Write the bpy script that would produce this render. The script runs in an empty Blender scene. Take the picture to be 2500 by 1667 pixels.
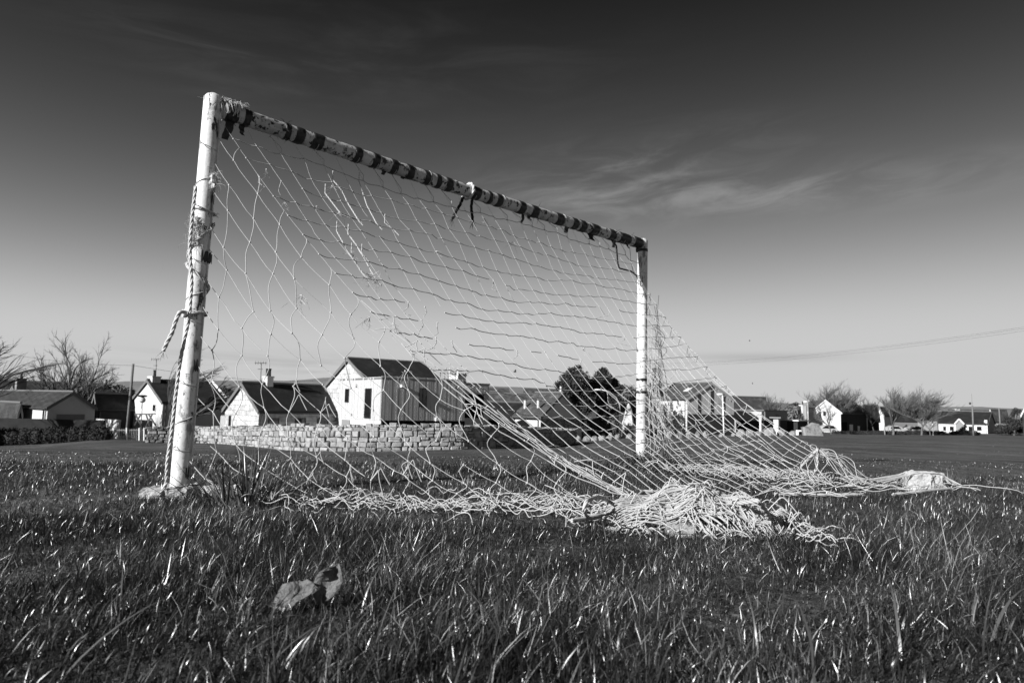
import bpy, math, random
import numpy as np
from mathutils import Vector, Matrix
random.seed(7); rng = np.random.default_rng(11)
S = bpy.context.scene; COL = S.collection; R = math.radians
# ------------------------------------------------------------------ camera
F = 1667.0; PITCH, ROLL, CH = R(5.3), R(1.35), .46
_f = np.array([0, math.cos(PITCH), math.sin(PITCH)]); _u = np.array([0, -math.sin(PITCH), math.cos(PITCH)]); _x = np.array([1., 0, 0])
CX = math.cos(ROLL)*_x + math.sin(ROLL)*_u; CU = -math.sin(ROLL)*_x + math.cos(ROLL)*_u; CF = _f
CO = np.array([0, 0, CH])
cam = bpy.data.cameras.new('camera'); co = bpy.data.objects.new('camera', cam); COL.objects.link(co); S.camera = co
cam.sensor_width = 36; cam.lens = 24; cam.clip_start = .02; cam.clip_end = 6000
m = Matrix.Identity(4)
for i in range(3):
    m[i][0], m[i][1], m[i][2], m[i][3] = CX[i], CU[i], -CF[i], CO[i]
co.matrix_world = m
cam.dof.use_dof = True; cam.dof.focus_distance = 3.4; cam.dof.aperture_fstop = 6.3
def ray(px, py): return CF + CX*((px-1250)/F) - CU*((py-833.5)/F)
def at(px, py, Y):                      # point of the world seen at a photo pixel, at distance Y
    d = ray(px, py); return CO + d*(Y/d[1])
def gnd(px, py, z=0.0):
    d = ray(px, py); return CO + d*((z-CH)/d[2])
def proj(P):
    d = np.asarray(P, float)-CO; return 1250+F*d@CX/(d@CF), 833.5-F*d@CU/(d@CF)
def lerp(a, b, t): return np.asarray(a)*(1-t)+np.asarray(b)*t
# ------------------------------------------------------------------ terrain: thin plate through known footings
TP = [(0,1090,52),(130,1083,53),(270,1071,55),(-250,1090,52),(360,1075,56),(540,1083,50),(642,1093,44),(700,1099,42),(880,1102,40),(1120,1097,41),
      (1319,1092,48),(1410,1079,60),(1540,1069,72),(1700,1064,78),(1960,1061,80),(2100,1061,110),(2300,1061,115),(2500,1063,118),(2750,1066,118),
      (200,1098,12),(200,1092,25),(850,1119,12),(850,1108,25),(1400,1109,12),(1400,1096,25),(2100,1113,12),(2100,1089,25),(2100,1074,50),
      (2500,1121,12),(2500,1096,25),(2500,1077,50),(-250,1098,12),(-250,1094,25)]
TP = [tuple(at(*t)) for t in TP]
for a in range(0, 360, 30):
    for r_ in (.8, 2.5, 4.6): TP.append((r_*math.cos(R(a)), r_*math.sin(R(a)), 0))
    TP.append((260*math.cos(R(a)), 260*math.sin(R(a)), -3.2)); TP.append((900*math.cos(R(a)), 900*math.sin(R(a)), -4))
    if math.sin(R(a)) < -.1: TP += [(10*math.cos(R(a)), 10*math.sin(R(a)), 0), (50*math.cos(R(a)), 50*math.sin(R(a)), -1)]
TP += [(1.1, 5.77, 0), (-1.6, 5.6, -.01), (3.5, 5.2, 0)]
TP = np.array(TP)
def _w(xy):
    r = np.hypot(xy[:, 0], xy[:, 1])+1e-9; k = np.log1p(r/3)/r; return xy*k[:, None]
def _k(r): return np.where(r > 1e-9, r*r*np.log(r+1e-12), 0)
_c = _w(TP[:, :2]); _n = len(_c); _A = np.zeros((_n+3, _n+3))
_A[:_n, :_n] = _k(np.linalg.norm(_c[:, None]-_c[None], axis=2)) + np.eye(_n)*2e-4
_A[:_n, _n:] = np.c_[np.ones(_n), _c]; _A[_n:, :_n] = _A[:_n, _n:].T
_sol = np.linalg.solve(_A, np.r_[TP[:, 2], 0, 0, 0])
def gzv(xy):
    q = _w(np.asarray(xy, float)); out = np.zeros(len(q))
    for i in range(0, len(q), 20000):
        s = q[i:i+20000]
        out[i:i+20000] = _k(np.linalg.norm(s[:, None]-_c[None], axis=2))@_sol[:_n] + np.c_[np.ones(len(s)), s]@_sol[_n:]
    x, y = np.asarray(xy, float).T
    rr = np.hypot(x, y); out += .012*np.sin(x*2.1+.7)*np.sin(y*2.6+x)*np.clip(rr/1.5, 0, 1)
    return out
def gz(x, y): return float(gzv(np.array([[x, y]]))[0])
# ------------------------------------------------------------------ mesh helpers
class MB:
    def __init__(s): s.v = []; s.f = []
    def add(s, verts, faces):
        o = len(s.v); s.v += [tuple(map(float, p)) for p in verts]; s.f += [tuple(o+i for i in q) for q in faces]; return s
    def hexa(s, b, t):                  # bottom four and top four corners
        b = list(b); t = list(t)
        return s.add(b+t, [(3,2,1,0),(4,5,6,7),(0,1,5,4),(1,2,6,5),(2,3,7,6),(3,0,4,7)])
    def slab(s, p, d1, w, d2, l, z0, z1):   # box spanned by two ground directions
        p = np.array([p[0], p[1]]); c = [p, p+np.array(d1)*w, p+np.array(d1)*w+np.array(d2)*l, p+np.array(d2)*l]
        if (d1[0]*d2[1]-d1[1]*d2[0])*w*l < 0: c = [c[0], c[3], c[2], c[1]]
        return s.hexa([(*q, z0) for q in c], [(*q, z1) for q in c])
    def tube(s, pts, r, n=5, cap=True):
        P = np.asarray(pts, float); k = len(P)
        rr = np.full(k, r) if np.isscalar(r) else np.asarray(r, float)
        T = np.gradient(P, axis=0); T /= np.linalg.norm(T, axis=1)[:, None]+1e-12
        m_ = np.abs(T).mean(0); ref = np.eye(3)[int(np.argmin(m_))]
        A = np.cross(T, ref); A /= np.linalg.norm(A, axis=1)[:, None]+1e-12; B = np.cross(T, A)
        a = np.arange(n)*2*math.pi/n
        V = (P[:, None]+rr[:, None, None]*(np.cos(a)[None, :, None]*A[:, None]+np.sin(a)[None, :, None]*B[:, None])).reshape(-1, 3)
        fs = [(i*n+j, i*n+(j+1)%n, (i+1)*n+(j+1)%n, (i+1)*n+j) for i in range(k-1) for j in range(n)]
        if cap: fs += [tuple(range(n-1, -1, -1)), tuple((k-1)*n+j for j in range(n))]
        return s.add(V, fs)
    def ball(s, c, r, seg=8, ring=5, jit=0, flat=1.0, seed=0):
        q = random.Random(seed); V = []; Fc = []
        rr = (r, r, r) if np.isscalar(r) else r
        for i in range(ring+1):
            for j in range(seg):
                th = math.pi*i/ring; ph = 2*math.pi*j/seg; k = 1+q.uniform(-jit, jit) if 0 < i < ring else 1
                V.append((c[0]+rr[0]*k*math.sin(th)*math.cos(ph), c[1]+rr[1]*k*math.sin(th)*math.sin(ph), c[2]+rr[2]*k*math.cos(th)))
        for i in range(ring):
            for j in range(seg): Fc.append((i*seg+j, (i+1)*seg+j, (i+1)*seg+(j+1)%seg, i*seg+(j+1)%seg))
        return s.add(V, Fc)
    def build(s, name, mat, parent=None, smooth=False):
        me = bpy.data.meshes.new(name); o = np.array(parent.location) if parent is not None else np.zeros(3)
        pp = parent
        while pp is not None and pp.parent is not None: pp = pp.parent; o = o+np.array(pp.location)
        v = np.array(s.v)-o
        me.from_pydata(v.tolist(), [], s.f); me.validate(); me.update()
        if smooth: me.polygons.foreach_set('use_smooth', [True]*len(me.polygons))
        ob = bpy.data.objects.new(name, me); COL.objects.link(ob); me.materials.append(mat)
        if parent is not None: ob.parent = parent
        return ob
def tag(o, label=None, cat=None, group=None, kind=None):
    if label: o['label'] = label
    if cat: o['category'] = cat
    if group: o['group'] = group
    if kind: o['kind'] = kind
    return o
def thing(name, label, cat, loc, group=None):
    o = bpy.data.objects.new(name, None); COL.objects.link(o); o.location = tuple(map(float, loc)); o.empty_display_size = .1
    return tag(o, label, cat, group)
def bulk(name, V, Fc, mat, attr=None, parent=None):     # big mesh from arrays, Fc (n,3 or 4)
    me = bpy.data.meshes.new(name); n, k = Fc.shape
    me.vertices.add(len(V)); me.vertices.foreach_set('co', V.astype(np.float32).ravel())
    me.loops.add(n*k); me.loops.foreach_set('vertex_index', Fc.astype(np.int32).ravel())
    me.polygons.add(n); me.polygons.foreach_set('loop_start', np.arange(0, n*k, k, dtype=np.int32)); me.polygons.foreach_set('loop_total', np.full(n, k, np.int32))
    me.update(calc_edges=True)
    if attr is not None:
        a = me.attributes.new('tone', 'FLOAT', 'POINT'); a.data.foreach_set('value', attr.astype(np.float32))
    ob = bpy.data.objects.new(name, me); COL.objects.link(ob); me.materials.append(mat)
    if parent is not None: ob.parent = parent
    return ob
# ------------------------------------------------------------------ materials (the photograph is monochrome, so are they)
def mat(name, v, rough=.8, spec=.3, noise=None, bump=None, metal=0):
    """noise: (scale, v2, lo, hi[, stretch]) mixes a second tone, bump: (scale, strength, dist)"""
    M_ = bpy.data.materials.new(name); M_.use_nodes = True; nt = M_.node_tree; b = nt.nodes['Principled BSDF']
    b.inputs['Base Color'].default_value = (v, v, v, 1); b.inputs['Roughness'].default_value = rough
    b.inputs['Specular IOR Level'].default_value = spec; b.inputs['Metallic'].default_value = metal
    L = nt.links.new; g = nt.nodes.new('ShaderNodeNewGeometry')
    for k, nz in enumerate(noise if isinstance(noise, list) else [noise] if noise else []):
        mp = nt.nodes.new('ShaderNodeMapping'); L(g.outputs['Position'], mp.inputs[0])
        if len(nz) > 4: mp.inputs['Scale'].default_value = nz[4]
        n = nt.nodes.new('ShaderNodeTexNoise'); n.inputs['Scale'].default_value = nz[0]; n.inputs['Detail'].default_value = 8; n.inputs['Roughness'].default_value = .65
        L(mp.outputs[0], n.inputs['Vector'])
        mr = nt.nodes.new('ShaderNodeMapRange'); mr.inputs[1].default_value = nz[2]; mr.inputs[2].default_value = nz[3]; L(n.outputs[0], mr.inputs[0])
        mx = nt.nodes.new('ShaderNodeMix'); mx.data_type = 'RGBA'; L(mr.outputs[0], mx.inputs[0])
        old = b.inputs['Base Color'].links
        if old: L(old[0].from_socket, mx.inputs[6])
        else: mx.inputs[6].default_value = (v, v, v, 1)
        mx.inputs[7].default_value = (nz[1], nz[1], nz[1], 1); L(mx.outputs[2], b.inputs['Base Color'])
    if bump:
        n = nt.nodes.new('ShaderNodeTexNoise'); n.inputs['Scale'].default_value = bump[0]; n.inputs['Detail'].default_value = 8; L(g.outputs['Position'], n.inputs['Vector'])
        bp = nt.nodes.new('ShaderNodeBump'); bp.inputs['Strength'].default_value = bump[1]; bp.inputs['Distance'].default_value = bump[2]
        L(n.outputs[0], bp.inputs['Height']); L(bp.outputs[0], b.inputs['Normal'])
    return M_
def stone_mat(name, lo, hi, mortar, scale, edge=.05, depth=.05):
    M_ = bpy.data.materials.new(name); M_.use_nodes = True; nt = M_.node_tree; b = nt.nodes['Principled BSDF']; L = nt.links.new; N = nt.nodes.new
    g = N('ShaderNodeNewGeometry'); mp = N('ShaderNodeMapping'); mp.inputs['Scale'].default_value = scale; L(g.outputs['Position'], mp.inputs[0])
    wn = N('ShaderNodeTexNoise'); wn.inputs['Scale'].default_value = 2.5; L(mp.outputs[0], wn.inputs['Vector'])
    ad = N('ShaderNodeMix'); ad.data_type = 'VECTOR'; ad.inputs[0].default_value = .12; L(mp.outputs[0], ad.inputs[4]); L(wn.outputs['Color'], ad.inputs[5])
    v1 = N('ShaderNodeTexVoronoi'); v1.inputs['Scale'].default_value = 1; v1.inputs['Randomness'].default_value = .78; L(ad.outputs[1], v1.inputs['Vector'])
    v2 = N('ShaderNodeTexVoronoi'); v2.feature = 'DISTANCE_TO_EDGE'; v2.inputs['Scale'].default_value = 1; v2.inputs['Randomness'].default_value = .78; L(ad.outputs[1], v2.inputs['Vector'])
    bw = N('ShaderNodeRGBToBW'); L(v1.outputs['Color'], bw.inputs[0])
    n = N('ShaderNodeTexNoise'); n.inputs['Scale'].default_value = 9; n.inputs['Detail'].default_value = 7; L(g.outputs['Position'], n.inputs['Vector'])
    av = N('ShaderNodeMath'); av.operation = 'MULTIPLY_ADD'; av.inputs[1].default_value = .55; L(n.outputs[0], av.inputs[0])
    h5 = N('ShaderNodeMath'); h5.operation = 'MULTIPLY'; h5.inputs[1].default_value = .6; L(bw.outputs[0], h5.inputs[0]); L(h5.outputs[0], av.inputs[2])
    tone = N('ShaderNodeMapRange'); tone.inputs[1].default_value = .3; tone.inputs[2].default_value = .85; tone.inputs[3].default_value = lo; tone.inputs[4].default_value = hi; L(av.outputs[0], tone.inputs[0])
    ed = N('ShaderNodeMapRange'); ed.inputs[1].default_value = edge*.35; ed.inputs[2].default_value = edge; L(v2.outputs[0], ed.inputs[0])
    mx = N('ShaderNodeMix'); mx.data_type = 'RGBA'; mx.inputs[6].default_value = (mortar, mortar, mortar, 1); L(ed.outputs[0], mx.inputs[0]); L(tone.outputs[0], mx.inputs[7])
    L(mx.outputs[2], b.inputs['Base Color']); b.inputs['Roughness'].default_value = .9; b.inputs['Specular IOR Level'].default_value = .2
    hh = N('ShaderNodeMath'); hh.operation = 'MULTIPLY_ADD'; hh.inputs[1].default_value = .35; L(n.outputs[0], hh.inputs[0])
    ee = N('ShaderNodeMapRange'); ee.inputs[2].default_value = edge*2.2; L(v2.outputs[0], ee.inputs[0]); L(ee.outputs[0], hh.inputs[2])
    bp = N('ShaderNodeBump'); bp.inputs['Distance'].default_value = depth; bp.inputs['Strength'].default_value = 1; L(hh.outputs[0], bp.inputs['Height']); L(bp.outputs[0], b.inputs['Normal'])
    return M_
def slate_mat(name, a, b_, scale=3.2):
    M_ = mat(name, a, .7, .3); nt = M_.node_tree; L = nt.links.new; N = nt.nodes.new; b = nt.nodes['Principled BSDF']
    g = N('ShaderNodeNewGeometry'); sp = N('ShaderNodeSeparateXYZ'); L(g.outputs['Position'], sp.inputs[0])
    ad = N('ShaderNodeMath'); ad.operation = 'ADD'; L(sp.outputs[0], ad.inputs[0]); L(sp.outputs[1], ad.inputs[1])
    cb = N('ShaderNodeCombineXYZ'); L(ad.outputs[0], cb.inputs[0]); L(sp.outputs[2], cb.inputs[1])
    br = N('ShaderNodeTexBrick'); br.inputs['Scale'].default_value = scale; br.inputs['Color1'].default_value = (a, a, a, 1); br.inputs['Color2'].default_value = (b_, b_, b_, 1)
    br.inputs['Mortar'].default_value = (a*.4, a*.4, a*.4, 1); br.inputs['Mortar Size'].default_value = .02; L(cb.outputs[0], br.inputs['Vector'])
    n = N('ShaderNodeTexNoise'); n.inputs['Scale'].default_value = 1.3; n.inputs['Detail'].default_value = 8; L(g.outputs['Position'], n.inputs['Vector'])
    mr = N('ShaderNodeMapRange'); mr.inputs[1].default_value = .5; mr.inputs[2].default_value = .75; L(n.outputs[0], mr.inputs[0])
    mx = N('ShaderNodeMix'); mx.data_type = 'RGBA'; L(mr.outputs[0], mx.inputs[0]); L(br.outputs[0], mx.inputs[6]); mx.inputs[7].default_value = (b_*1.8, b_*1.8, b_*1.8, 1); L(mx.outputs[2], b.inputs['Base Color'])
    bp = N('ShaderNodeBump'); bp.inputs['Distance'].default_value = .02; L(br.outputs['Fac'], bp.inputs['Height']); bp.invert = True; L(bp.outputs[0], b.inputs['Normal'])
    return M_
M = {}
M['paint'] = mat('flaking_white_paint', .66, .45, .4, [(7, .4, .5, .75, (1, 1, .4)), (24, .22, .56, .62, (1, 1, .3)), (15, .03, .605, .618, (1, 1, .4)), (70, .2, .6, .66)], (60, .35, .004))
M['barpaint'] = mat('dirty_flaking_paint', .54, .6, .3, [(9, .3, .45, .7), (30, .02, .55, .59), (7, .05, .61, .65)], (70, .5, .004))
M['tape'] = mat('dark_tape', .018, .45, .35, (40, .06, .5, .8), (90, .6, .004))
M['cloth'] = mat('dark_cloth', .015, .95, .1, (30, .05, .5, .8))
M['net'] = mat('net_twine', .42, .75, .2, (60, .3, .5, .8), (400, .4, .001))
M['rope'] = mat('weathered_rope', .5, .9, .15, (60, .28, .45, .75), (300, .6, .002))
M['fibre'] = mat('frayed_fibre', .5, .9, .1)
M['concrete'] = mat('pale_concrete', .34, .9, .2, (14, .18, .45, .75), (40, .6, .01))
M['palestone'] = mat('pale_stone', .42, .85, .2, (10, .25, .45, .75), (25, .6, .015))
M['boulder'] = mat('granite_boulder', .24, .9, .2, (3, .1, .45, .7), (6, .7, .06))
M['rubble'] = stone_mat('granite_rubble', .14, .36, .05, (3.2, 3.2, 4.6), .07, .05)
def ashlar_mat(name, lo, hi, joint, dx, dy):       # coursed stone blocks of uneven length, coordinate along the face (dx, dy)
    M_ = mat(name, lo, .9, .2); nt = M_.node_tree; L = nt.links.new; N = nt.nodes.new; b = nt.nodes['Principled BSDF']
    g = N('ShaderNodeNewGeometry'); nz = N('ShaderNodeTexNoise'); nz.inputs['Scale'].default_value = 1.7; nz.inputs['Detail'].default_value = 3; L(g.outputs['Position'], nz.inputs['Vector'])
    mx = N('ShaderNodeMix'); mx.data_type = 'VECTOR'; mx.inputs[0].default_value = .1; L(g.outputs['Position'], mx.inputs[4]); L(nz.outputs['Color'], mx.inputs[5])
    sp = N('ShaderNodeSeparateXYZ'); L(mx.outputs[1], sp.inputs[0]); a = N('ShaderNodeMath'); a.operation = 'MULTIPLY'; a.inputs[1].default_value = dx; L(sp.outputs[0], a.inputs[0])
    m2 = N('ShaderNodeMath'); m2.operation = 'MULTIPLY_ADD'; m2.inputs[1].default_value = dy; L(sp.outputs[1], m2.inputs[0]); L(a.outputs[0], m2.inputs[2]); cb = N('ShaderNodeCombineXYZ'); L(m2.outputs[0], cb.inputs[0]); L(sp.outputs[2], cb.inputs[1])
    br = N('ShaderNodeTexBrick'); br.inputs['Scale'].default_value = 1.0; br.inputs['Brick Width'].default_value = .62; br.inputs['Row Height'].default_value = .34; br.inputs['Mortar Size'].default_value = .012; br.inputs['Mortar Smooth'].default_value = .4; br.squash = 1.5; br.squash_frequency = 3; br.offset = .42; br.offset_frequency = 2
    for k_, v in (('Color1', lo), ('Color2', hi), ('Mortar', joint)): br.inputs[k_].default_value = (v, v, v, 1)
    L(cb.outputs[0], br.inputs['Vector']); n2 = N('ShaderNodeTexNoise'); n2.inputs['Scale'].default_value = 3.5; n2.inputs['Detail'].default_value = 8; L(g.outputs['Position'], n2.inputs['Vector'])
    mr = N('ShaderNodeMapRange'); mr.inputs[1].default_value = .35; mr.inputs[2].default_value = .7; mr.inputs[3].default_value = .7; mr.inputs[4].default_value = 1.15; L(n2.outputs[0], mr.inputs[0])
    ml = N('ShaderNodeMix'); ml.data_type = 'RGBA'; ml.blend_type = 'MULTIPLY'; ml.inputs[0].default_value = 1; L(br.outputs[0], ml.inputs[6]); L(mr.outputs[0], ml.inputs[7]); L(ml.outputs[2], b.inputs['Base Color'])
    bp = N('ShaderNodeBump'); bp.inputs['Distance'].default_value = .03; bp.invert = True; L(br.outputs['Fac'], bp.inputs['Height']); L(bp.outputs[0], b.inputs['Normal']); return M_
M['gablestone'] = ashlar_mat('pale_dressed_stone', .38, .56, .22, -.72, .69)
M['joint'] = mat('dark_joint', .05, .95, .1)
M['granite'] = mat('granite_blocks', .5, .9, .2, None, (9, .8, .04)); _nt = M['granite'].node_tree; _a = _nt.nodes.new('ShaderNodeAttribute'); _a.attribute_name = 'tone'
_n2 = _nt.nodes.new('ShaderNodeTexNoise'); _n2.inputs['Scale'].default_value = 5; _n2.inputs['Detail'].default_value = 8; _n2.inputs['Roughness'].default_value = .7; _g = _nt.nodes.new('ShaderNodeNewGeometry'); _nt.links.new(_g.outputs['Position'], _n2.inputs['Vector'])
_m1 = _nt.nodes.new('ShaderNodeMath'); _m1.operation = 'MULTIPLY_ADD'; _m1.inputs[1].default_value = .5; _nt.links.new(_a.outputs['Fac'], _m1.inputs[0]); _nt.links.new(_n2.outputs[0], _m1.inputs[2])
_m2 = _nt.nodes.new('ShaderNodeMapRange'); _m2.inputs[1].default_value = .3; _m2.inputs[2].default_value = 1.05; _m2.inputs[3].default_value = .09; _m2.inputs[4].default_value = .36; _nt.links.new(_m1.outputs[0], _m2.inputs[0]); _nt.links.new(_m2.outputs[0], _nt.nodes['Principled BSDF'].inputs['Base Color'])
M['white'] = mat('white_render', .52, .85, .25, (.9, .4, .45, .75), (5, .2, .02))
M['ivywall'] = mat('blotched_render', .6, .85, .2, [(.8, .4, .45, .7), (1.1, .06, .52, .58, (1, 1, .6))])  # pale render with dark blotches from noise
M['greywall'] = mat('grey_render', .2, .9, .2, (1.2, .2, .4, .7))
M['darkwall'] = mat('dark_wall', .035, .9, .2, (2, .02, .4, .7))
M['clad'] = mat('larch_cladding', .5, .75, .25, (5, .33, .4, .75, (6, 6, .35)))
M['hallclad'] = mat('hall_cladding', .42, .7, .3, (4, .3, .4, .75, (6, 6, .35)))
M['slate'] = slate_mat('black_slate', .012, .02)
M['greyslate'] = slate_mat('grey_slate', .055, .085)
M['tile'] = slate_mat('roof_tile', .025, .036, 2)
M['glass'] = mat('dark_window_glass', .01, .08, .6)
M['black'] = mat('dark_opening', .006, .9, .05)
M['trim'] = mat('white_trim', .58, .6, .3)
M['verge'] = mat('grey_trim', .12, .6, .3)
M['metal'] = mat('galvanised_metal', .45, .45, .5, (8, .3, .4, .7), None, .3)
M['darkmetal'] = mat('dark_metal', .03, .5, .4)
M['lampwhite'] = mat('lamp_white', .8, .3, .4)
M['pole'] = mat('weathered_pole', .16, .85, .2, (6, .1, .45, .7, (3, 3, .3)))
M['bark'] = mat('grey_bark', .13, .9, .15, (6, .06, .4, .7), (20, .5, .02))
M['paletwig'] = mat('pale_twigs', .1, .9, .15)
M['twig'] = mat('bare_twigs', .075, .9, .15)
M['brown'] = mat('brown_twigs', .14, .9, .15)
M['pine'] = mat('pine_needles', .045, .8, .2, (1.2, .025, .4, .65))
M['hedge'] = mat('hedge_leaves', .035, .8, .2, (2.5, .015, .4, .65))
M['ivy'] = mat('ivy_leaves', .05, .7, .3)
M['car'] = mat('pale_car_paint', .4, .2, .6)
M['rubber'] = mat('tyre_rubber', .015, .8, .2)
M['bird'] = mat('dark_feathers', .02, .8, .2)
M['leaf'] = mat('dry_leaf', .13, .6, .3, [(40, .045, .4, .7), (160, .22, .55, .75)], (110, 1, .006))
M['hill'] = mat('distant_hill', .22, .95, .1, (.004, .18, .4, .7))  # distance haze is put into this light grey, no haze volume
# ground and grass
Mg = mat('field_turf', .07, .9, .1, [(.3, .14, .42, .62, (1, .25, 1)), (1.1, .04, .5, .66, (1, .3, 1)), (6, .03, .5, .7, (1, .35, 1)), (45, .16, .52, .72, (1, .5, 1))], (30, .8, .03)); M['ground'] = Mg
def grass_mat():
    M_ = mat('grass_blades', .06, .31, .6); nt = M_.node_tree; b = nt.nodes['Principled BSDF']; L = nt.links.new; N = nt.nodes.new
    a = N('ShaderNodeAttribute'); a.attribute_name = 'tone'
    cr = N('ShaderNodeMapRange'); cr.inputs[3].default_value = .006; cr.inputs[4].default_value = .33; L(a.outputs['Fac'], cr.inputs[0])
    L(cr.outputs[0], b.inputs['Base Color'])
    return M_
M['grass'] = grass_mat()
# ------------------------------------------------------------------ sky and sun
SUN_AZ, SUN_EL = 229.5, 22.0           # clockwise from +Y
W = bpy.data.worlds.new('World'); S.world = W; W.use_nodes = True
nt = W.node_tree; N = nt.nodes.new; L = nt.links.new; bg = nt.nodes['Background']
sk = N('ShaderNodeTexSky'); sk.sky_type = 'NISHITA'; sk.sun_disc = False; sk.sun_elevation = R(SUN_EL); sk.sun_rotation = R(SUN_AZ); sk.altitude = 10; sk.dust_density = 0.0; sk.air_density = 1.0     # clear winter air
sep = N('ShaderNodeSeparateColor'); L(sk.outputs[0], sep.inputs[0])      # red-filter monochrome film
def mth(op, a, b=None, c=None):
    n = N('ShaderNodeMath'); n.operation = op
    for i, q in enumerate((a, b, c)):
        if q is None: continue
        if isinstance(q, (int, float)): n.inputs[i].default_value = q
        else: L(q, n.inputs[i])
    return n.outputs[0]
mixr = mth('MAXIMUM', mth('SUBTRACT', mth('DIVIDE', sep.outputs[0], mth('MAXIMUM', sep.outputs[2], .01)), .348), .008)   # channel mixer: red against blue, so blue sky goes dark
tone = mth('MULTIPLY', mth('SUBTRACT', 1.0, mth('EXPONENT', mth('MULTIPLY', mth('POWER', mth('DIVIDE', mth('MULTIPLY', mixr, sep.outputs[0]), .60), 1.04), -1.0))), 3.5)    # the film's curve
tc = N('ShaderNodeTexCoord'); sxyz = N('ShaderNodeSeparateXYZ'); L(tc.outputs['Generated'], sxyz.inputs[0])
az = mth('ARCTAN2', sxyz.outputs[0], sxyz.outputs[1]); el = mth('ARCSINE', sxyz.outputs[2])
def blob(a0, e0, wa, we, tilt=0):
    da = mth('DIVIDE', mth('SUBTRACT', az, R(a0)), R(wa)); ee = mth('SUBTRACT', mth('SUBTRACT', el, R(e0)), mth('MULTIPLY', mth('SUBTRACT', az, R(a0)), tilt))
    de = mth('DIVIDE', ee, R(we)); q = mth('ADD', mth('MULTIPLY', da, da), mth('MULTIPLY', de, de))
    n = mth('EXPONENT', mth('MULTIPLY', q, -1.0)); return n
def wisps(sa, se, rot, scale, lo, hi):
    cb = N('ShaderNodeCombineXYZ'); L(mth('ADD', mth('MULTIPLY', az, sa), mth('MULTIPLY', el, rot)), cb.inputs[0]); L(mth('SUBTRACT', mth('MULTIPLY', el, se), mth('MULTIPLY', az, rot)), cb.inputs[1])
    n = N('ShaderNodeTexNoise'); n.inputs['Scale'].default_value = scale; n.inputs['Detail'].default_value = 7; n.inputs['Roughness'].default_value = .6; n.inputs['Distortion'].default_value = .6; L(cb.outputs[0], n.inputs['Vector'])
    mr = N('ShaderNodeMapRange'); mr.interpolation_type = 'SMOOTHSTEP'; mr.inputs[1].default_value = lo; mr.inputs[2].default_value = hi; L(n.outputs[0], mr.inputs[0]); return mr.outputs[0]
w1 = wisps(3, 14, 2.0, 2.2, .36, .75); w2 = wisps(2, 12, .8, 2.0, .38, .8); w3 = wisps(2, 30, 0, 1.5, .4, .62)
c1 = mth('MULTIPLY', mth('ADD', blob(8, 18.2, 11, 2.7, .12), mth('MULTIPLY', blob(22, 16.8, 14, 1.4), 1.0)), w1)
c2 = mth('MULTIPLY', mth('ADD', blob(-25, 25, 9, 2.0), mth('MULTIPLY', blob(-8, 27, 16, 4), .5)), w2)
c3 = mth('MULTIPLY', blob(20, 4.2, 6, .35), .5)                              # small grey cloud over the roofs
tot = mth('ADD', tone, mth('ADD', mth('MULTIPLY', c1, .68), mth('MULTIPLY', c2, .22)))
bank = mth('MULTIPLY', mth('MULTIPLY', blob(-16, 2.6, 16, 1.0), w3), .2)
tot = mth('MULTIPLY', tot, mth('SUBTRACT', 1.0, mth('ADD', mth('MULTIPLY', c3, .35), bank)))
cbn = N('ShaderNodeCombineColor')
for i in range(3): L(tot, cbn.inputs[i])
L(cbn.outputs[0], bg.inputs[0]); bg.inputs[1].default_value = .1
sl = bpy.data.lights.new('sun', 'SUN'); sl.energy = 5.0; sl.angle = R(.5); sl.color = (1, 1, 1)
so = bpy.data.objects.new('sun', sl); COL.objects.link(so)
sd = Vector((math.sin(R(SUN_AZ))*math.cos(R(SUN_EL)), math.cos(R(SUN_AZ))*math.cos(R(SUN_EL)), math.sin(R(SUN_EL))))
so.rotation_euler = (-sd).to_track_quat('-Z', 'Y').to_euler(); so.location = (-20, -20, 30)
S.view_settings.view_transform = 'Standard'; S.view_settings.look = 'None'; S.view_settings.exposure = .75; S.view_settings.gamma = 1
# ------------------------------------------------------------------ ground and hill
NA, NR = 240, 120
ang = np.linspace(0, 2*math.pi, NA, endpoint=False); rad = np.r_[0.05, np.geomspace(.4, 3000, NR-1)]
gx = (rad[:, None]*np.cos(ang)[None]).ravel(); gy = (rad[:, None]*np.sin(ang)[None]).ravel()
GZ = gzv(np.c_[gx, gy]); GZ = np.where(np.hypot(gx, gy) > 1000, -4.5, GZ)
ii, jj = np.meshgrid(np.arange(NR-1), np.arange(NA), indexing='ij'); j2 = (jj+1) % NA
gf = np.stack([ii*NA+jj, (ii+1)*NA+jj, (ii+1)*NA+j2, ii*NA+j2], -1).reshape(-1, 4)
g_ = bulk('ground', np.c_[gx, gy, GZ], gf, M['ground']); tag(g_, kind='structure'); g_.data.polygons.foreach_set('use_smooth', [True]*len(g_.data.polygons))
hb = MB(); hp = [(-300,925),(150,938),(330,930),(480,928),(640,930),(740,926),(860,918),(980,921),(1100,932),(1250,945),(1400,950),(1600,955),(1900,985),(2700,1000)]
hv = [at(px, py, 2200) for px, py in hp]; k = len(hv)
xs = np.linspace(-300, 2700, 70); ys = np.interp(xs, *zip(*hp))+np.array([1.2*math.sin(i*1.7)+.8*math.sin(i*.6) for i in range(70)])
T_ = [at(a, b, 2200) for a, b in zip(xs, ys)]
hv = [(p[0]*.8, 1500, -8) for p in T_]+[(p[0], 2200, p[2]) for p in T_]+[(p[0]*1.2, 2900, -8) for p in T_]
hb.add(hv, [(r0*70+i, r0*70+i+1, (r0+1)*70+i+1, (r0+1)*70+i) for r0 in (0, 1) for i in range(69)])
tag(hb.build('hill', M['hill'], None, True), kind='structure')
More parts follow.
